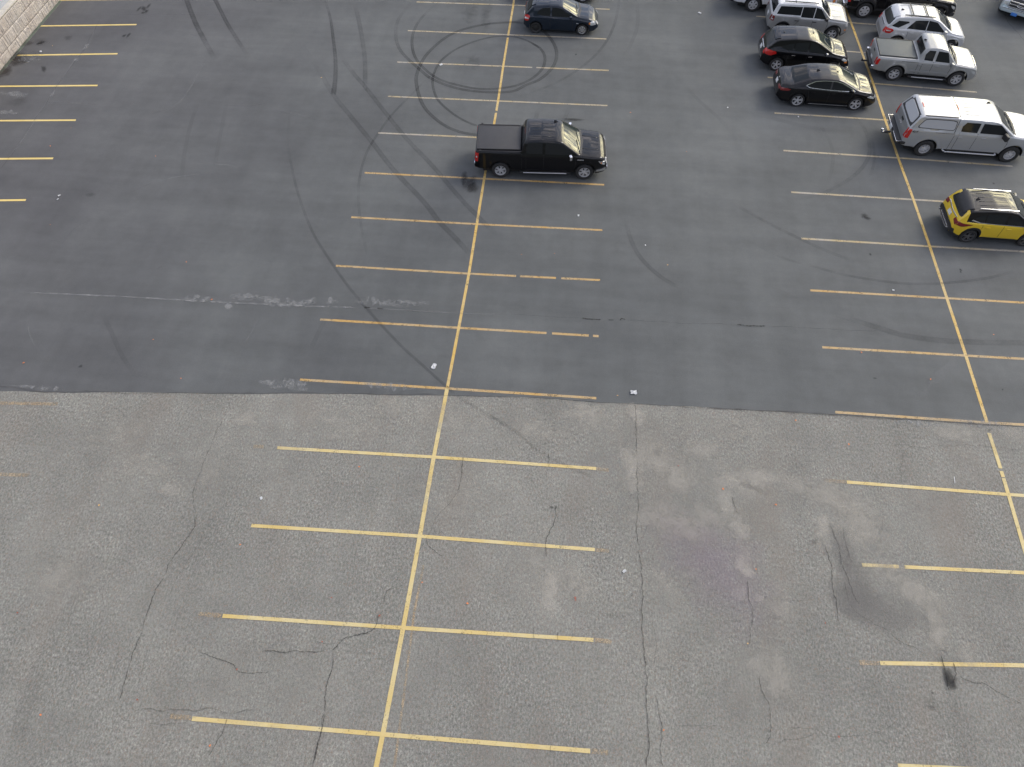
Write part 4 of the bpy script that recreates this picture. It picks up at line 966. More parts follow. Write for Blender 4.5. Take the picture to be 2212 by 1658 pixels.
# --- black pickup at the top edge ------------------------------------------
M_FL = worn('grey_black_flare', (.03, .035, .033), .6)
C = pickup('pickup_truck', 'black pickup with wide fender flares at the top edge behind the silver crossover', (1860, 40.1), (2013, 50.8), P_BLK2, W=2.02, H=1.9, r=.42, fo=.95, ro=1.05, rim=('cover', 6), flare=.06, cladcol=True, clad=.16)
truck_front(C, 1.27); running_board(C, -1.0, 1.2, chrome=False); mirrors(C, 1.2, 1.2, M_BLK)
boxpart(C, 'rear_bumper', M_CHR, [((C.xr-.06, 0, .62), (.2, 1.7, .16)), ((C.xr+.10, -.92, .60), (.22, .1, .16), -.15), ((C.xr+.10, .92, .60), (.22, .1, .16), .15)], .04)
boxpart(C, 'front_bumper', M_BLK, [((C.xf-.02, 0, .50), (.18, 1.5, .24)), ((C.xf-.22, -.86, .50), (.46, .14, .22), .22), ((C.xf-.22, .86, .50), (.46, .14, .22), -.22)], .04)
lamp_pair(C, 'taillight', M_RED, side=[(C.xr+.01, .85), (C.xr+.13, .85), (C.xr+.13, 1.28), (C.xr+.01, 1.28)], end=[(.82, .85), (.96, .85), (.96, 1.28), (.84, 1.28)], smooth=0)
boxpart(C, 'side_badge', M_SILT, [((C.xr+.42, s*(C.half(C.xr+.42)+.008), 1.0), (.34, .012, .09)) for s in (-1, 1)], .004)

# --- pickup facing the viewer, top right -----------------------------------
a, b = gnd(2160, 15, .55), gnd(2211.6, 31, .55); lat = (b-a).normalized(); f = Vector((lat.y, -lat.x, 0))
pos = a+lat*.98-f*2.75; pos.z = ZN
C = pickup('pickup_truck', 'pale pickup with chrome bar grille and blue front plate at the top right corner', (2000, 60), (2100, 60), P_PALE, W=2.03, H=1.95, r=.41, fo=.95, ro=1.1, wb=3.6, rim=('twin', 5), ef=.10, fs=.4, hood=1.30)
C.root.location = pos; C.root.rotation_euler.z = math.atan2(f.y, f.x)
xf = C.xf
part(C, 'grille', M_BLK, [('F', [(-.62, .66), (.62, .66), (.66, 1.12), (-.66, 1.12)])], off=.02)
boxpart(C, 'grille_bar', M_CHR, [((xf+.05, 0, z), (.05, 1.22, .055)) for z in (.72, .86, 1.0)]+[((xf+.045, s*.62, .88), (.06, .07, .46)) for s in (-1, 1)], .015)
bm = bmesh.new(); lathe(bm, [(.10, 0), (.13, 0), (.15, -.03)], Vector((0, 0, 0)), 24)
bmesh.ops.rotate(bm, verts=bm.verts, matrix=Matrix.Rotation(math.pi/2, 3, 'Z')); bmesh.ops.scale(bm, verts=bm.verts, vec=(1, 1.5, .72)); bmesh.ops.translate(bm, verts=bm.verts, vec=(xf+.085, 0, .90)); link('grille_emblem', bm, M_CHR, C.root)
lamp_pair(C, 'headlight', M_CLR, side=[(xf-.25, 1.14), (xf-.05, 1.10), (xf-.05, .74), (xf-.16, .74)], end=[(.68, .74), (.90, .78), (.92, 1.10), (.70, 1.14)], endax='F', smooth=0)
boxpart(C, 'front_bumper', P_PALE, [((xf+.03, 0, .55), (.20, 1.80, .22)), ((xf-.14, -.92, .55), (.30, .12, .20), .3), ((xf-.14, .92, .55), (.30, .12, .20), -.3)], .05)
boxpart(C, 'bumper_trim', M_CHR, [((xf+.13, 0, .64), (.03, 1.75, .035))], .008)
boxpart(C, 'license_plate', M_BLUEP, [((xf+.145, -.14, .44), (.015, .31, .155))], .004)
mirrors(C, 1.2, 1.2, P_PALE)

# --- small cars and SUVs ----------------------------------------------------
def car(name, label, cat, nr, nf, S, shift=0):
    pos, a, wb = place(nr, nf, S['W']); S.setdefault('wb', wb)
    C = make_car(name, label, cat, S, pos, a); C.xr, C.xf, C.wb = S['xr'], S['xf'], wb; return C

# hatchback
RIMM[0] = M_SILT
C = car('hatchback_car', 'small dark navy hatchback with one bare black rear wheel, at the top centre', 'car', (1156.8, 72.6), (1256.1, 77.1), dict(
    xr=-1.92, xf=2.10, W=1.70, r=.295, paint=P_NAVY, rim=('cover', 7), steel_rear=True, rimr=.70, rs=.5, er=.16, fs=.8, ef=.30, tumble=.36, clad=.05, crease=.60,
    top=[(-1.92, .58), (-1.90, .82), (-1.82, .98), (-1.48, 1.34), (-1.34, 1.42), (-.6, 1.47), (-.1, 1.46), (.12, 1.41), (.96, 1.0), (1.10, .96), (1.55, .89), (1.85, .79), (2.02, .66), (2.10, .52)],
    belt=[(-1.92, .80), (-1.5, .93), (-.9, .92), (0, .88), (.95, .85), (1.9, .70), (2.1, .55)], bot=[(-1.92, .40), (-1.7, .26), (-1, .20), (1.5, .20), (1.9, .22), (2.1, .34)],
    crown=[(-1.9, .04), (-1.3, .06), (.2, .06), (1, .05), (2, .05)]))
RIMM[0] = M_ALU
both(C, 'side_window', M_GLASS, [(-1.22, 1.04), (-.98, .98), (-.50, .955), (-.50, 1.34), (-.90, 1.31), (-1.12, 1.20)])
both(C, 'side_window', M_GLASS, [(-.42, .95), (.68, .93), (.66, .99), (.10, 1.30), (-.15, 1.345), (-.42, 1.345)])
screen(C, .14, .96, .52, .66); part(C, 'rear_window', M_GLASS, [('B', [(-.58, 1.05), (.58, 1.05), (.50, 1.34), (-.50, 1.34)])], smooth=1)
part(C, 'cowl_panel', M_BLK, [('T', [(.97, -.68), (1.05, -.70), (1.16, 0), (1.05, .70), (.97, .68), (1.06, 0)])], off=.01)
gaps(C, [[(-.46, .26), (-.50, .60), (-.46, .95)], [(.72, .26), (.74, .70), (.62, .93)], [(-.46, .27), (.72, .26)]]); gaps(C, [[(1.12, -.62), (1.95, -.48)], [(1.12, .62), (1.95, .48)]], 'T')
mirrors(C, .60, .93, P_NAVY, (.13, .16, .13)); handles(C, ((-.30, .78),), P_NAVY); wipers(C, .96, .62)
lamp_pair(C, 'headlight', M_CLR, side=[(1.60, .66), (1.72, .55), (1.98, .56), (1.92, .70), (1.74, .76)], end=[(.42, .50), (.62, .52), (.62, .68), (.46, .68)], endax='F')
lamp_pair(C, 'turn_signal', M_AMB, side=[(1.58, .66), (1.66, .60), (1.68, .70), (1.64, .73)], off=.014, smooth=0)
lamp_pair(C, 'taillight', M_RED, side=[(-1.86, .66), (-1.66, .70), (-1.58, .94), (-1.74, .98), (-1.86, .88)], end=[(.55, .66), (.70, .66), (.70, .94), (.58, .94)])
lamp_pair(C, 'reverse_light', M_CLR, side=[(-1.86, .78), (-1.66, .78), (-1.64, .84), (-1.86, .84)], off=.014, smooth=0)
boxpart(C, 'side_marker', M_CLR, [((.98, s*(C.half(.98)+.008), .66), (.13, .012, .03)) for s in (-1, 1)], .004)
part(C, 'spoiler', P_NAVY, [('T', [(-1.50, -.50), (-1.30, -.54), (-1.30, .54), (-1.50, .50)])], off=.045, depth=.05)
plate(C, -1.9, 0, .62)

# car behind the hatchback
C = car('sedan_car', 'dark sedan almost wholly cut off by the top edge, behind the navy hatchback', 'car', (1152, 2.6), (1258, 7.2), dict(
    xr=-2.3, xf=2.25, W=1.78, r=.32, paint=P_DARK, rim=('twin', 5), rs=.5, er=.16, fs=.9, ef=.28, tumble=.36, crease=.6,
    top=[(-2.3, .62), (-2.25, .9), (-2.1, 1.05), (-1.7, 1.1), (-1.0, 1.38), (-.4, 1.44), (.2, 1.43), (.45, 1.37), (1.3, .99), (1.9, .9), (2.15, .75), (2.25, .5)],
    belt=[(-2.3, .8), (-1.5, .95), (0, .92), (1.3, .88), (2.2, .6)], bot=[(-2.3, .42), (-2, .25), (1.8, .2), (2.25, .32)]))
both(C, 'side_window', M_GLASS, [(-1.05, 1.02), (.0, .98), (.0, 1.33), (-.6, 1.33)]); both(C, 'side_window', M_GLASS, [(.06, .98), (1.0, .96), (.4, 1.29), (.06, 1.33)])
screen(C, .46, 1.3, .54, .68); screen(C, -1.05, -1.68, .52, .64, M_GLASS, 'rear_window'); mirrors(C, .95, .95, P_DARK, (.13, .16, .13))
lamp_pair(C, 'headlight', M_CLR, side=[(1.75, .68), (2.1, .56), (2.1, .66), (1.85, .76)], end=[(.45, .55), (.66, .55), (.66, .68), (.5, .68)], endax='F')
lamp_pair(C, 'taillight', M_DRED, side=[(-2.2, .8), (-1.9, .84), (-1.9, .94), (-2.2, .92)], end=[(.5, .78), (.7, .78), (.7, .92), (.52, .92)])

# sedan
C = car('sedan_car', 'glossy black sedan with chrome window surround, nearest car of the left column', 'car', (1717.4, 231.1), (1841.5, 239.2), dict(
    xr=-2.47, xf=2.36, W=1.84, r=.335, paint=P_BLACK, rim=('twin', 5), rimr=.74, rs=.7, er=.17, fs=1.0, ef=.30, tumble=.40, crease=.62, sm=.07,
    top=[(-2.47, .62), (-2.44, .88), (-2.34, 1.06), (-2.15, 1.11), (-1.80, 1.13), (-1.08, 1.38), (-.6, 1.44), (-.1, 1.45), (.30, 1.43), (.52, 1.37), (1.32, 1.03), (1.48, .99), (2.0, .90), (2.22, .76), (2.33, .60), (2.36, .48)],
    belt=[(-2.47, .85), (-2, 1.0), (-1, 1.0), (0, .96), (1.3, .92), (2.1, .76), (2.36, .5)], bot=[(-2.47, .45), (-2.2, .26), (-1, .2), (1.5, .19), (2.2, .2), (2.36, .28)],
    crown=[(-2.4, .05), (-1.1, .06), (.3, .06), (1.3, .05), (2.3, .05)]))
win = [(-1.20, 1.12), (-.98, 1.05), (-.30, 1.01), (.60, .985), (1.12, .99), (1.05, 1.05), (.45, 1.28), (.20, 1.335), (-.40, 1.345), (-.80, 1.30)]
both(C, 'window_trim', M_CHR, [(-1.25, 1.13), (-1.02, 1.03), (-.30, .985), (.60, .96), (1.18, .965), (1.08, 1.07), (.47, 1.31), (.20, 1.36), (-.42, 1.37), (-.84, 1.325)], off=.003, smooth=1)
both(C, 'side_window', M_GLASS, [p for p in win if p[0] < -.04][:3]+[(-.06, 1.005), (-.06, 1.345)]+[(-.40, 1.345), (-.80, 1.30)], off=.008)
both(C, 'side_window', M_GLASS, [(.02, 1.0), (.60, .985), (1.10, .99), (1.03, 1.05), (.45, 1.28), (.20, 1.335), (.02, 1.345)], off=.008)
both(C, 'door_pillar', M_BLK, [(-.06, 1.0), (.02, 1.0), (.02, 1.345), (-.06, 1.345)], off=.007)
screen(C, .50, 1.32, .56, .70); screen(C, -1.10, -1.76, .56, .66, M_GLASS, 'rear_window')
part(C, 'cowl_panel', M_BLK, [('T', [(1.33, -.70), (1.40, -.72), (1.52, 0), (1.40, .72), (1.33, .70), (1.42, 0)])], off=.01)
gaps(C, [[(-.02, .26), (-.02, 1.0)], [(-.95, .60), (-1.02, .80), (-1.12, 1.05)], [(1.05, .26), (1.08, .70), (.98, .98)], [(-.95, .60), (-.80, .27)], [(-.80, .27), (1.05, .26)]])
gaps(C, [[(1.5, -.68), (2.2, -.52)], [(1.5, .68), (2.2, .52)], [(-2.25, -.62), (-1.85, -.70)], [(-2.25, .62), (-1.85, .70)]], 'T'); gaps(C, [[(1.55, -.32), (2.2, -.24)], [(1.55, .32), (2.2, .24)]], 'T', .05, P_BLACK, 'hood_crease')
mirrors(C, .98, .99, P_BLACK, (.13, .17, .13)); handles(C, ((-.80, .86), (.16, .84)), P_BLACK); wipers(C, 1.32, .66)
lamp_pair(C, 'headlight', M_CLR, side=[(1.78, .74), (2.18, .60), (2.22, .68), (1.95, .78)], end=[(.48, .60), (.68, .62), (.68, .72), (.50, .70)], endax='F')
lamp_pair(C, 'taillight', M_DRED, side=[(-2.38, .80), (-2.0, .84), (-1.88, .92), (-2.05, .95), (-2.38, .93)], end=[(.40, .82), (.76, .80), (.76, .94), (.44, .93)])
boxpart(C, 'sill_trim', M_SILT, [((.1, s*.905, .23), (1.9, .03, .025)) for s in (-1, 1)], .008)
part(C, 'lower_grille', M_BLK, [('F', [(-.62, .26), (.62, .26), (.52, .50), (-.52, .50)])]); plate(C, -2.4, 0, .82)
part(C, 'bumper_insert', M_BLK, [('B', [(-.72, .42), (.72, .42), (.68, .58), (-.68, .58)])]); shark_fin(C, -.62); whip(C, .28, 0, .05, -2)
part(C, 'rear_emblem', M_SILT, [('B', [(-.05, .95), (.05, .95), (.05, 1.01), (-.05, 1.01)])], off=.01, smooth=1)

# black crossover
C = car('suv_car', 'rounded black crossover SUV with bright red taillight, between silver SUV and black sedan', 'suv', (1672.3, 153.9), (1791, 162.5), dict(
    xr=-2.26, xf=2.22, W=1.80, r=.345, paint=P_BLACK, rim=('twin', 5), rimr=.68, rs=.75, er=.20, fs=.95, ef=.30, tumble=.34, crease=.68, sm=.08,
    top=[(-2.26, .62), (-2.22, .92), (-2.10, 1.10), (-1.76, 1.47), (-1.58, 1.57), (-.7, 1.66), (-.1, 1.66), (.25, 1.60), (.42, 1.54), (1.20, 1.14), (1.35, 1.10), (1.85, 1.0), (2.08, .84), (2.18, .65), (2.22, .5)],
    belt=[(-2.26, .90), (-1.8, 1.12), (-1, 1.07), (0, 1.03), (1.2, 1.0), (1.95, .84), (2.22, .6)], bot=[(-2.26, .45), (-2, .30), (1.8, .24), (2.22, .32)]))
both(C, 'side_window', M_GLASS, [(-1.42, 1.24), (-1.10, 1.14), (-.80, 1.12), (-.80, 1.44), (-1.12, 1.38)]); both(C, 'side_window', M_GLASS, [(-.74, 1.12), (-.08, 1.09), (-.08, 1.52), (-.74, 1.46)])
both(C, 'side_window', M_GLASS, [(.0, 1.09), (.90, 1.06), (.85, 1.12), (.30, 1.46), (.10, 1.52), (.0, 1.525)])
screen(C, .40, 1.20, .56, .70); part(C, 'rear_window', M_GLASS, [('B', [(-.58, 1.14), (.58, 1.14), (.50, 1.46), (-.50, 1.46)])], smooth=1)
part(C, 'cowl_panel', M_BLK, [('T', [(1.21, -.70), (1.28, -.72), (1.40, 0), (1.28, .72), (1.21, .70), (1.30, 0)])], off=.01)
gaps(C, [[(-.04, .30), (-.04, 1.08)], [(-1.0, .66), (-.98, .9), (-.92, 1.1)], [(-1.0, .66), (-.82, .32)], [(.95, .3), (1.0, .8), (.9, 1.06)], [(-.82, .32), (.95, .3)]])
mirrors(C, .88, 1.07, M_SILT, (.10, .13, .11)); handles(C, ((-.72, .92), (.12, .90)), M_CHR); wipers(C, 1.2, .66)
gaps(C, [[(1.40, -.45), (2.0, -.35)], [(1.40, .45), (2.0, .35)]], 'T', .05, P_BLACK, 'hood_crease'); gaps(C, [[(1.36, -.68), (2.05, -.52)], [(1.36, .68), (2.05, .52)]], 'T')
lamp_pair(C, 'headlight', M_CLR, side=[(1.70, .84), (1.92, .72), (2.05, .74), (1.93, .84), (1.80, .89)], end=[(.50, .68), (.66, .70), (.66, .78), (.54, .78)], endax='F')
lamp_pair(C, 'turn_signal', M_AMB, side=[(1.90, .66), (2.05, .62), (2.05, .70), (1.92, .72)], off=.016, smooth=0)
lamp_pair(C, 'taillight', M_RED, side=[(-2.16, .86), (-1.86, .82), (-1.58, .95), (-1.62, 1.06), (-2.10, 1.10)], end=[(.55, .86), (.78, .84), (.78, 1.08), (.62, 1.10)])
boxpart(C, 'rear_bumper_trim', M_SILT, [((-2.24, 0, .60), (.05, 1.15, .04)), ((-2.13, -.70, .60), (.32, .04, .04), -.55), ((-2.13, .70, .60), (.32, .04, .04), .55)], .015)
boxpart(C, 'sill_trim', M_SILT, [((-.1, s*.90, .30), (1.3, .03, .025)) for s in (-1, 1)], .008)
part(C, 'spoiler', P_BLACK, [('T', [(-1.76, -.52), (-1.50, -.56), (-1.50, .56), (-1.76, .52)])], off=.03, depth=.04); part(C, 'brake_light', M_RED, [('B', [(-.24, 1.50), (.24, 1.50), (.24, 1.535), (-.24, 1.535)])], off=.04, depth=.03)
plate(C, -2.2, 0, .82); part(C, 'tailgate_trim', M_CHR, [('B', [(-.42, .94), (.42, .94), (.42, .98), (-.42, .98)])], off=.014); whip(C, .15, .05, .34, -.5); whip(C, -1.3, .0, .12, -1.2)

# boxy silver SUV
C = car('suv_car', 'boxy silver SUV with white roof and black roof rails, above the black crossover', 'suv', (1682.6, 80.4), (1791, 88.5), dict(
    xr=-2.10, xf=2.10, W=1.88, r=.36, paint=P_GREY, roof=P_WHITE, roofx=(-2.05, .50), rim=('twin', 5), rs=.35, er=.12, fs=.6, ef=.22, tumble=.20, crease=.75, clad=.09, cladcol=True, flare=.02,
    top=[(-2.10, .70), (-2.07, 1.05), (-2.0, 1.16), (-1.86, 1.66), (-1.76, 1.73), (-.5, 1.78), (.1, 1.76), (.38, 1.70), (.92, 1.24), (1.05, 1.18), (1.75, 1.12), (1.98, 1.0), (2.07, .8), (2.10, .6)],
    belt=[(-2.10, 1.05), (-1.9, 1.16), (-.62, 1.16), (-.52, 1.09), (.9, 1.07), (1.85, .98), (2.1, .8)], bot=[(-2.10, .45), (-1.8, .32), (1.8, .28), (2.10, .40)]))
both(C, 'side_window', M_GLASS, [(-1.82, 1.22), (-.58, 1.21), (-.58, 1.62), (-1.70, 1.60)]); both(C, 'side_window', M_GLASS, [(-.54, 1.13), (.10, 1.12), (.10, 1.64), (-.54, 1.62)]); both(C, 'side_window', M_GLASS, [(.14, 1.12), (.80, 1.11), (.42, 1.56), (.14, 1.64)])
screen(C, .42, .92, .66, .76); part(C, 'rear_window', M_GLASS, [('B', [(-.72, 1.20), (.72, 1.20), (.68, 1.64), (-.68, 1.64)])])
part(C, 'cowl_panel', M_BLK, [('T', [(.93, -.76), (1.0, -.78), (1.08, 0), (1.0, .78), (.93, .76), (1.0, 0)])], off=.01)
boxpart(C, 'roof_rail', M_BLK, [((-.68, s*.66, 1.805), (1.75, .05, .04)) for s in (-1, 1)], .015)
gaps(C, [[(.12, .36), (.12, 1.1)], [(-.98, .5), (-.62, .9), (-.56, 1.1)], [(.90, .4), (.92, .9), (.84, 1.1)], [(-.86, .38), (.9, .36)]]); gaps(C, [[(-.95, -.64), (-.95, .64)]], 'T', .03)
mirrors(C, .78, 1.10, M_BLK, (.13, .18, .15)); handles(C, ((-.72, .96), (.22, .95)), M_BLK); wipers(C, .92, .72)
lamp_pair(C, 'headlight', M_CLR, side=[(1.86, .78), (2.06, .76), (2.06, .96), (1.90, .98)], end=[(.55, .76), (.80, .76), (.80, .96), (.58, .96)], endax='F', smooth=1); part(C, 'grille', M_BLK, [('F', [(-.52, .66), (.52, .66), (.52, .98), (-.52, .98)])])
lamp_pair(C, 'turn_signal', M_AMB, side=[(1.90, .56), (2.0, .56), (2.0, .62), (1.90, .62)], off=.012, smooth=0)
lamp_pair(C, 'taillight', M_DRED, side=[(-2.06, .86), (-1.90, .86), (-1.88, 1.12), (-2.06, 1.12)], end=[(.66, .86), (.84, .86), (.84, 1.12), (.68, 1.12)]); lamp_pair(C, 'reverse_light', M_CLR, side=[(-2.05, .92), (-1.94, .92), (-1.94, .98), (-2.05, .98)], off=.016, smooth=0)
plate(C, -2.1, 0, .80); gaps(C, [[(1.1, -.58), (1.85, -.50)], [(1.1, .58), (1.85, .50)]], 'T', .04, P_GREY, 'hood_crease')

# silver crossover in the right column
C = car('suv_car', 'light silver crossover SUV with roof crossbars, just above the silver grey pickup', 'suv', (1926.8, 107), (2041.8, 116.5), dict(
    xr=-2.20, xf=2.12, W=1.84, r=.355, paint=P_SILV2, rim=('twin', 5), rs=.6, er=.18, fs=.85, ef=.28, tumble=.32, crease=.72, flare=.045, sm=.07,
    top=[(-2.20, .65), (-2.17, .98), (-2.08, 1.14), (-1.80, 1.54), (-1.62, 1.63), (-.6, 1.69), (0, 1.68), (.30, 1.62), (.44, 1.56), (1.12, 1.15), (1.26, 1.10), (1.75, 1.02), (1.98, .88), (2.08, .7), (2.12, .5)],
    belt=[(-2.20, .95), (-1.8, 1.10), (-1, 1.08), (0, 1.05), (1.1, 1.02), (1.9, .86), (2.12, .6)], bot=[(-2.20, .45), (-1.9, .30), (1.7, .25), (2.12, .36)]))
both(C, 'side_window', M_GLASS, [(-1.90, 1.20), (-1.55, 1.15), (-1.08, 1.40), (-1.10, 1.45), (-1.62, 1.46)]); both(C, 'side_window', M_GLASS, [(-1.12, 1.14), (-.16, 1.11), (-.16, 1.55), (-.66, 1.53), (-.80, 1.50)]); both(C, 'side_window', M_GLASS, [(-.12, 1.11), (.82, 1.08), (.78, 1.14), (.30, 1.50), (-.12, 1.555)])
screen(C, .42, 1.12, .58, .72); part(C, 'rear_window', M_GLASS, [('B', [(-.74, 1.16), (.74, 1.16), (.62, 1.54), (-.62, 1.54)])], smooth=1)
part(C, 'cowl_panel', M_BLK, [('T', [(1.13, -.72), (1.20, -.74), (1.32, 0), (1.20, .74), (1.13, .72), (1.22, 0)])], off=.01)
boxpart(C, 'roof_rail', M_BLK, [((-.62, s*.60, 1.70), (1.55, .045, .05)) for s in (-1, 1)], .015)
for x in (-.98, -.25): boxpart(C, 'roof_crossbar', M_BLK, [((x, 0, 1.735), (.06, 1.16, .025))], .01)
gaps(C, [[(-.14, .32), (-.14, 1.1)], [(-1.0, .66), (-.98, .9), (-1.06, 1.1)], [(.86, .32), (.9, .8), (.8, 1.06)], [(-.86, .34), (.86, .32)]])
mirrors(C, .80, 1.09, P_SILV2, (.13, .18, .15)); handles(C, ((-.80, .95), (.06, .93)), P_SILV2); wipers(C, 1.12, .66); shark_fin(C, -1.38)
lamp_pair(C, 'headlight', M_CLR, side=[(1.68, .86), (1.95, .66), (2.05, .72), (1.92, .90)], end=[(.52, .62), (.70, .64), (.70, .82), (.54, .82)], endax='F')
lamp_pair(C, 'taillight', M_RED, side=[(-2.12, .82), (-1.86, .84), (-1.72, 1.0), (-1.80, 1.08), (-2.10, 1.08)], end=[(.60, .82), (.80, .82), (.80, 1.08), (.62, 1.08)])
lamp_pair(C, 'reverse_light', M_CLR, side=[(-2.08, .92), (-1.88, .96), (-1.86, 1.0), (-2.08, .97)], off=.016, smooth=0)
part(C, 'tailgate_trim', M_CHR, [('B', [(-.40, 1.00), (.40, 1.00), (.40, 1.04), (-.40, 1.04)])], off=.014); part(C, 'bumper_insert', P_GREY, [('B', [(-.5, .52), (.5, .52), (.5, .74), (-.5, .74)])]); part(C, 'spoiler', P_SILV2, [('T', [(-1.86, -.52), (-1.6, -.58), (-1.6, .58), (-1.86, .52)])], off=.03, depth=.04)

# yellow SUV
RIMM[0] = principled('dark_alloy_rim', (.22, .22, .23), .35, .8)
C = car('suv_car', 'mustard yellow compact SUV with black roof and silver rails, cut by the right edge', 'suv', (2081.7, 524.4), (2207, 533), dict(
    xr=-2.02, xf=2.02, W=1.80, r=.335, paint=P_YEL, roof=P_BLACK, roofx=(-1.66, .95), rim=('twin', 5), rimr=.72, rs=.55, er=.16, fs=.8, ef=.25, tumble=.28, crease=.70, clad=.13, cladcol=True, flare=.025, sm=.05,
    top=[(-2.02, .62), (-1.99, .94), (-1.90, 1.10), (-1.66, 1.49), (-1.54, 1.56), (-.6, 1.62), (.0, 1.61), (.28, 1.56), (.98, 1.13), (1.12, 1.08), (1.62, 1.02), (1.88, .88), (1.98, .7), (2.02, .5)],
    belt=[(-2.02, .94), (-1.7, 1.10), (-1.1, 1.06), (0, 1.02), (1.0, 1.0), (1.8, .88), (2.02, .6)], bot=[(-2.02, .42), (-1.7, .28), (1.6, .24), (2.02, .34)]))
both(C, 'side_window', M_GLASS, [(-1.36, 1.26), (-1.05, 1.13), (-.92, 1.12), (-.98, 1.42), (-1.14, 1.40)]); both(C, 'side_window', M_GLASS, [(-.88, 1.11), (-.12, 1.08), (-.12, 1.47), (-.92, 1.44)]); both(C, 'side_window', M_GLASS, [(-.02, 1.08), (.78, 1.06), (.72, 1.12), (.24, 1.44), (-.02, 1.475)])
both(C, 'window_trim', M_SILT, [(-1.46, 1.17), (-1.08, 1.075), (-.40, 1.05), (.80, 1.02), (.80, 1.04), (-.40, 1.07), (-1.06, 1.10), (-1.42, 1.21)], off=.008)
screen(C, .28, .98, .58, .70); part(C, 'rear_window', M_GLASS, [('B', [(-.70, 1.14), (.70, 1.14), (.58, 1.45), (-.58, 1.45)])], smooth=1)
part(C, 'cowl_panel', M_BLK, [('T', [(.99, -.70), (1.06, -.72), (1.18, 0), (1.06, .72), (.99, .70), (1.08, 0)])], off=.01)
boxpart(C, 'roof_rail', M_SILT, [((-.52, s*.60, 1.615), (1.55, .04, .04)) for s in (-1, 1)], .018); roof_ribs(C, -1.2, .05, (-.36, -.12, .12, .36), P_BLACK)
part(C, 'spoiler', M_BLK, [('T', [(-1.80, -.54), (-1.46, -.58), (-1.40, 0), (-1.46, .58), (-1.80, .54), (-1.84, 0)])], off=.035, depth=.05); shark_fin(C, -1.18)
gaps(C, [[(-.07, .42), (-.07, 1.06)], [(-.92, .66), (-.90, .9), (-.96, 1.08)], [(.82, .42), (.86, .8), (.76, 1.04)]])
mirrors(C, .78, 1.06, P_BLACK, (.13, .18, .15)); handles(C, ((-.68, .90), (.16, .88)), P_YEL); wipers(C, .98, .66)
lamp_pair(C, 'headlight', M_CLR, side=[(1.6, .88), (1.85, .78), (1.9, .84), (1.75, .92)], end=[(.52, .78), (.70, .78), (.70, .88), (.54, .88)], endax='F')
lamp_pair(C, 'taillight', M_DRED, side=[(-1.97, .88), (-1.72, .84), (-1.30, .99), (-1.50, 1.01), (-1.78, 1.02), (-1.97, 1.06)], end=[(.48, .90), (.80, .84), (.80, 1.02), (.50, 1.02)])
part(C, 'tailgate_trim', M_CHR, [('B', [(-.55, 1.04), (-.1, 1.00), (.1, 1.00), (.55, 1.04), (.55, 1.07), (.1, 1.03), (-.1, 1.03), (-.55, 1.07)])], off=.02)
part(C, 'rear_bumper', M_BLK, [('B', [(-.84, .42), (.84, .42), (.82, .66), (.60, .72), (-.60, .72), (-.82, .66)])], off=.03, depth=.05)
boxpart(C, 'bumper_trim', M_SILT, [((-2.065, 0, .52), (.03, 1.0, .045)), ((-2.0, -.60, .52), (.30, .03, .045), -.35), ((-2.0, .60, .52), (.30, .03, .045), .35), ((-1.94, -.76, .50), (.10, .03, .12)), ((-1.94, .76, .50), (.10, .03, .12))], .01)
boxpart(C, 'skid_plate', M_SILT, [((-2.05, 0, .40), (.05, .8, .05))], .015)
plate(C, -2.0, 0, .86)

# ------------------------------------------------------------------ litter
M_PAPER = worn('white_paper', (.72, .73, .74), .8, .1, 20)
def scrap(name, label, cat, n, x, y, s, mat, crumple=.22, asp=.7):
    s *= .85
    p = Q(n, (x, y))[0]; bm = bmesh.new(); K = 4; g_ = []
    rot = random.uniform(0, 3.1)
    for i in range(K+1):
        row = []
        for j in range(K+1):
            a, b = (i/K-.5)*s*(1+random.uniform(-.15, .15)), (j/K-.5)*s*asp*(1+random.uniform(-.2, .2))
            row.append(bm.verts.new((a*math.cos(rot)-b*math.sin(rot), a*math.sin(rot)+b*math.cos(rot), .004+s*crumple*random.random()*.6)))
        g_.append(row)
    for i in range(K):
        for j in range(K): bm.faces.new((g_[i][j], g_[i+1][j], g_[i+1][j+1], g_[i][j+1]))
    r = bmesh.ops.solidify(bm, geom=bm.faces[:], thickness=.002)
    o = link(name, bm, mat); o.location = (p.x, p.y, .031); tag(o, label, cat); return o
for a in [('crumpled white paper scrap left of the long yellow line near the asphalt seam', 3, 1875, 713, .26), ('white paper scrap on dark asphalt just above the seam, right of the middle row', 4, 525, 826, .26),
          ('small white wad below the black pickup near the end of a faded line', 4, 287, 62, .12), ('white paper cup lying far up in the open aisle right of the navy hatchback', 2, 810, 60, .22),
          ('white scrap lying on a pale line inside the skid circles', 1, 1905, 283, .2), ('white scrap left of the open aisle, upper of two near the left edge', 1, 258, 848, .12), ('white scrap left of the open aisle, lower of two near the left edge', 1, 252, 864, .10),
          ('small white wad on old asphalt beside the long straight crack', 6, 485, 725, .13), ('white bit of litter beside the yellow line at the foot of the block wall', 1, 178, 227, .2), ('tiny white scrap by a line left of the right hand long yellow line', 4, 1646, 384, .10),
          ('thin white scrap on the coarse asphalt above the third lower line end', 5, 1130, 410, .12), ('white pellet between the black sedan and the pickup row, upper aisle', 2, 931, 468, .08), ('white pellet beside the line below the black sedan', 2, 1236, 508, .10),
          ('white pellet in the aisle under the upper right skid marks', 4, 576, 190, .07)]:
    scrap('paper_scrap', a[0], 'litter', a[1], a[2], a[3], a[4], M_PAPER)
o = scrap('drinking_straw', 'thin white straw on coarse asphalt near the right edge', 'litter', 6, 1910, 331, .30, M_PAPER, .02, .08)
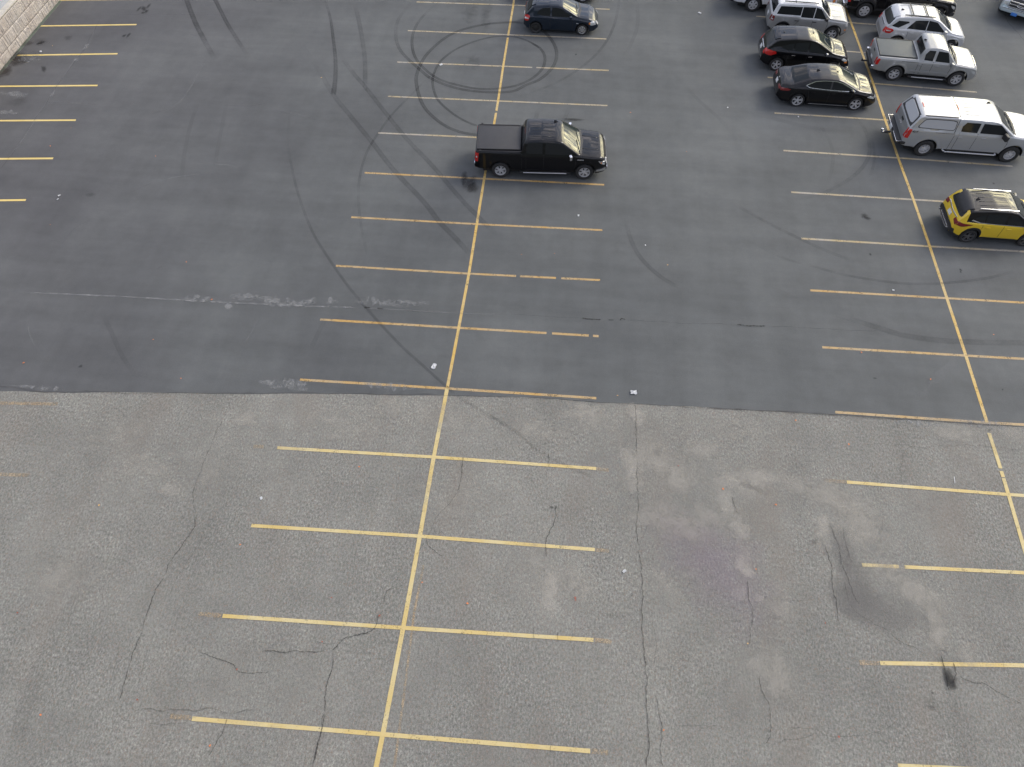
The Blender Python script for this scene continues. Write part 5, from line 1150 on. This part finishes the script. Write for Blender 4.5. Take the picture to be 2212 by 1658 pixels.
LEAFM = [worn('orange_leaf', (.50, .16, .05), .7, .3, 30), worn('brown_leaf', (.20, .09, .04), .7, .3, 30), worn('yellow_leaf', (.50, .30, .10), .7, .3, 30), worn('red_leaf', (.26, .07, .045), .7, .3, 30)]
LN = ['orange', 'brown', 'yellowish', 'red']
def leaf(n, x, y, k, where, s=None):
    p = Q(n, (x, y))[0]; s = s or random.uniform(.05, .085); bm = bmesh.new(); a = random.uniform(0, 6.3); cu = random.uniform(.1, .4)
    out = [(0, 0), (.25, .28), (.55, .33), (.85, .16), (1.05, 0), (.85, -.18), (.5, -.34), (.2, -.25)]
    c = bm.verts.new((.5*s*math.cos(a), .5*s*math.sin(a), .012))
    vs = [bm.verts.new((s*(u*math.cos(a)-v*math.sin(a)), s*(u*math.sin(a)+v*math.cos(a)), .006+s*cu*abs(v)*2)) for u, v in out]
    for i in range(len(vs)): bm.faces.new((c, vs[i], vs[(i+1) % len(vs)]))
    o = link('fallen_leaf', bm, LEAFM[k]); o.location = (p.x, p.y, .031); tag(o, 'small %s fallen leaf %s' % (LN[k], where), 'leaf', 'fallen leaves scattered over the lot')
for a in [(3, 222, 100, 1, 'on dark asphalt near the left edge below the left stalls'), (3, 805, 265, 0, 'alone on dark asphalt above the chalky joint'), (3, 913, 428, 0, 'lying on the pale chalky joint'), (3, 667, 597, 0, 'below the chalky joint on the left side'),
          (3, 780, 765, 0, 'just above the asphalt seam, left of the middle row'), (3, 110, 697, 0, 'above the seam nearest the left edge'), (2, 515, 490, 0, 'in the aisle right of the black pickup nose'), (2, 755, 660, 0, 'in the aisle well right of the black pickup'),
          (4, 452, 840, 2, 'just above the seam right of the middle row'), (4, 675, 275, 2, 'under the short curved skid mark in the aisle'), (4, 1510, 657, 0, 'under a line left of the right long yellow line'), (4, 1805, 772, 0, 'on dark asphalt in the lower right stall'),
          (4, 2075, 575, 0, 'beside the faint skid near the right edge'), (4, 45, 230, 1, 'in the middle row right of the long yellow line'), (4, 180, 226, 1, 'in the middle row near the line ends'), (6, 1227, 72, 0, 'just below the seam, right of the main crack'),
          (6, 1452, 173, 0, 'above a hairline crack on coarse asphalt'), (6, 907, 366, 0, 'in the pale dust streaks'), (6, 1133, 437, 0, 'right of the pale dust streaks'), (6, 1050, 713, 0, 'below the narrow dust tail'), (6, 272, 845, 3, 'below the second lower stall line'),
          (6, 715, 272, 3, 'between the main crack and the dust'), (5, 430, 445, 2, 'in a brown stain on the left'), (5, 1035, 610, 0, 'under the left end of the second lower line'), (5, 1557, 276, 0, 'below the first lower line'),
          (7, 1022, 455, 3, 'on the forked crack near the bottom left'), (7, 82, 208, 3, 'near the left edge, lower third'), (7, 1430, 143, 3, 'above the third lower line'), (7, 2015, 163, 0, 'right of the long yellow line, third lower stall'), (7, 1820, 76, 0, 'beside the long yellow line in the lower part'),
          (7, 175, 643, 0, 'near the bottom left corner'), (7, 905, 785, 0, 'under the lowest stall line'), (7, 1395, 335, 3, 'beside the crack junction'), (7, 600, 583, 3, 'right of the long left crack end'), (8, 650, 715, 0, 'on the lower branch beside the main crack'),
          (8, 1405, 737, 3, 'on the wavy hairline crack at the bottom'), (8, 1350, 247, 3, 'left of the smooth dark patch'), (8, 1018, 343, 2, 'at the end of the middle crack'), (8, 275, 147, 3, 'between second and third lower lines'), (7, 1645, 215, 3, 'on the crack crossing left of the long yellow line'),
          (1, 218, 637, 0, 'among the left stalls near the wall'), (1, 672, 680, 0, 'in the open left aisle'), (1, 1393, 340, 2, 'in the aisle between the skid marks'), (1, 228, 203, 2, 'near the foot of the block wall'), (1, 307, 558, 1, 'right of a left stall line end')]:
    leaf(*a)
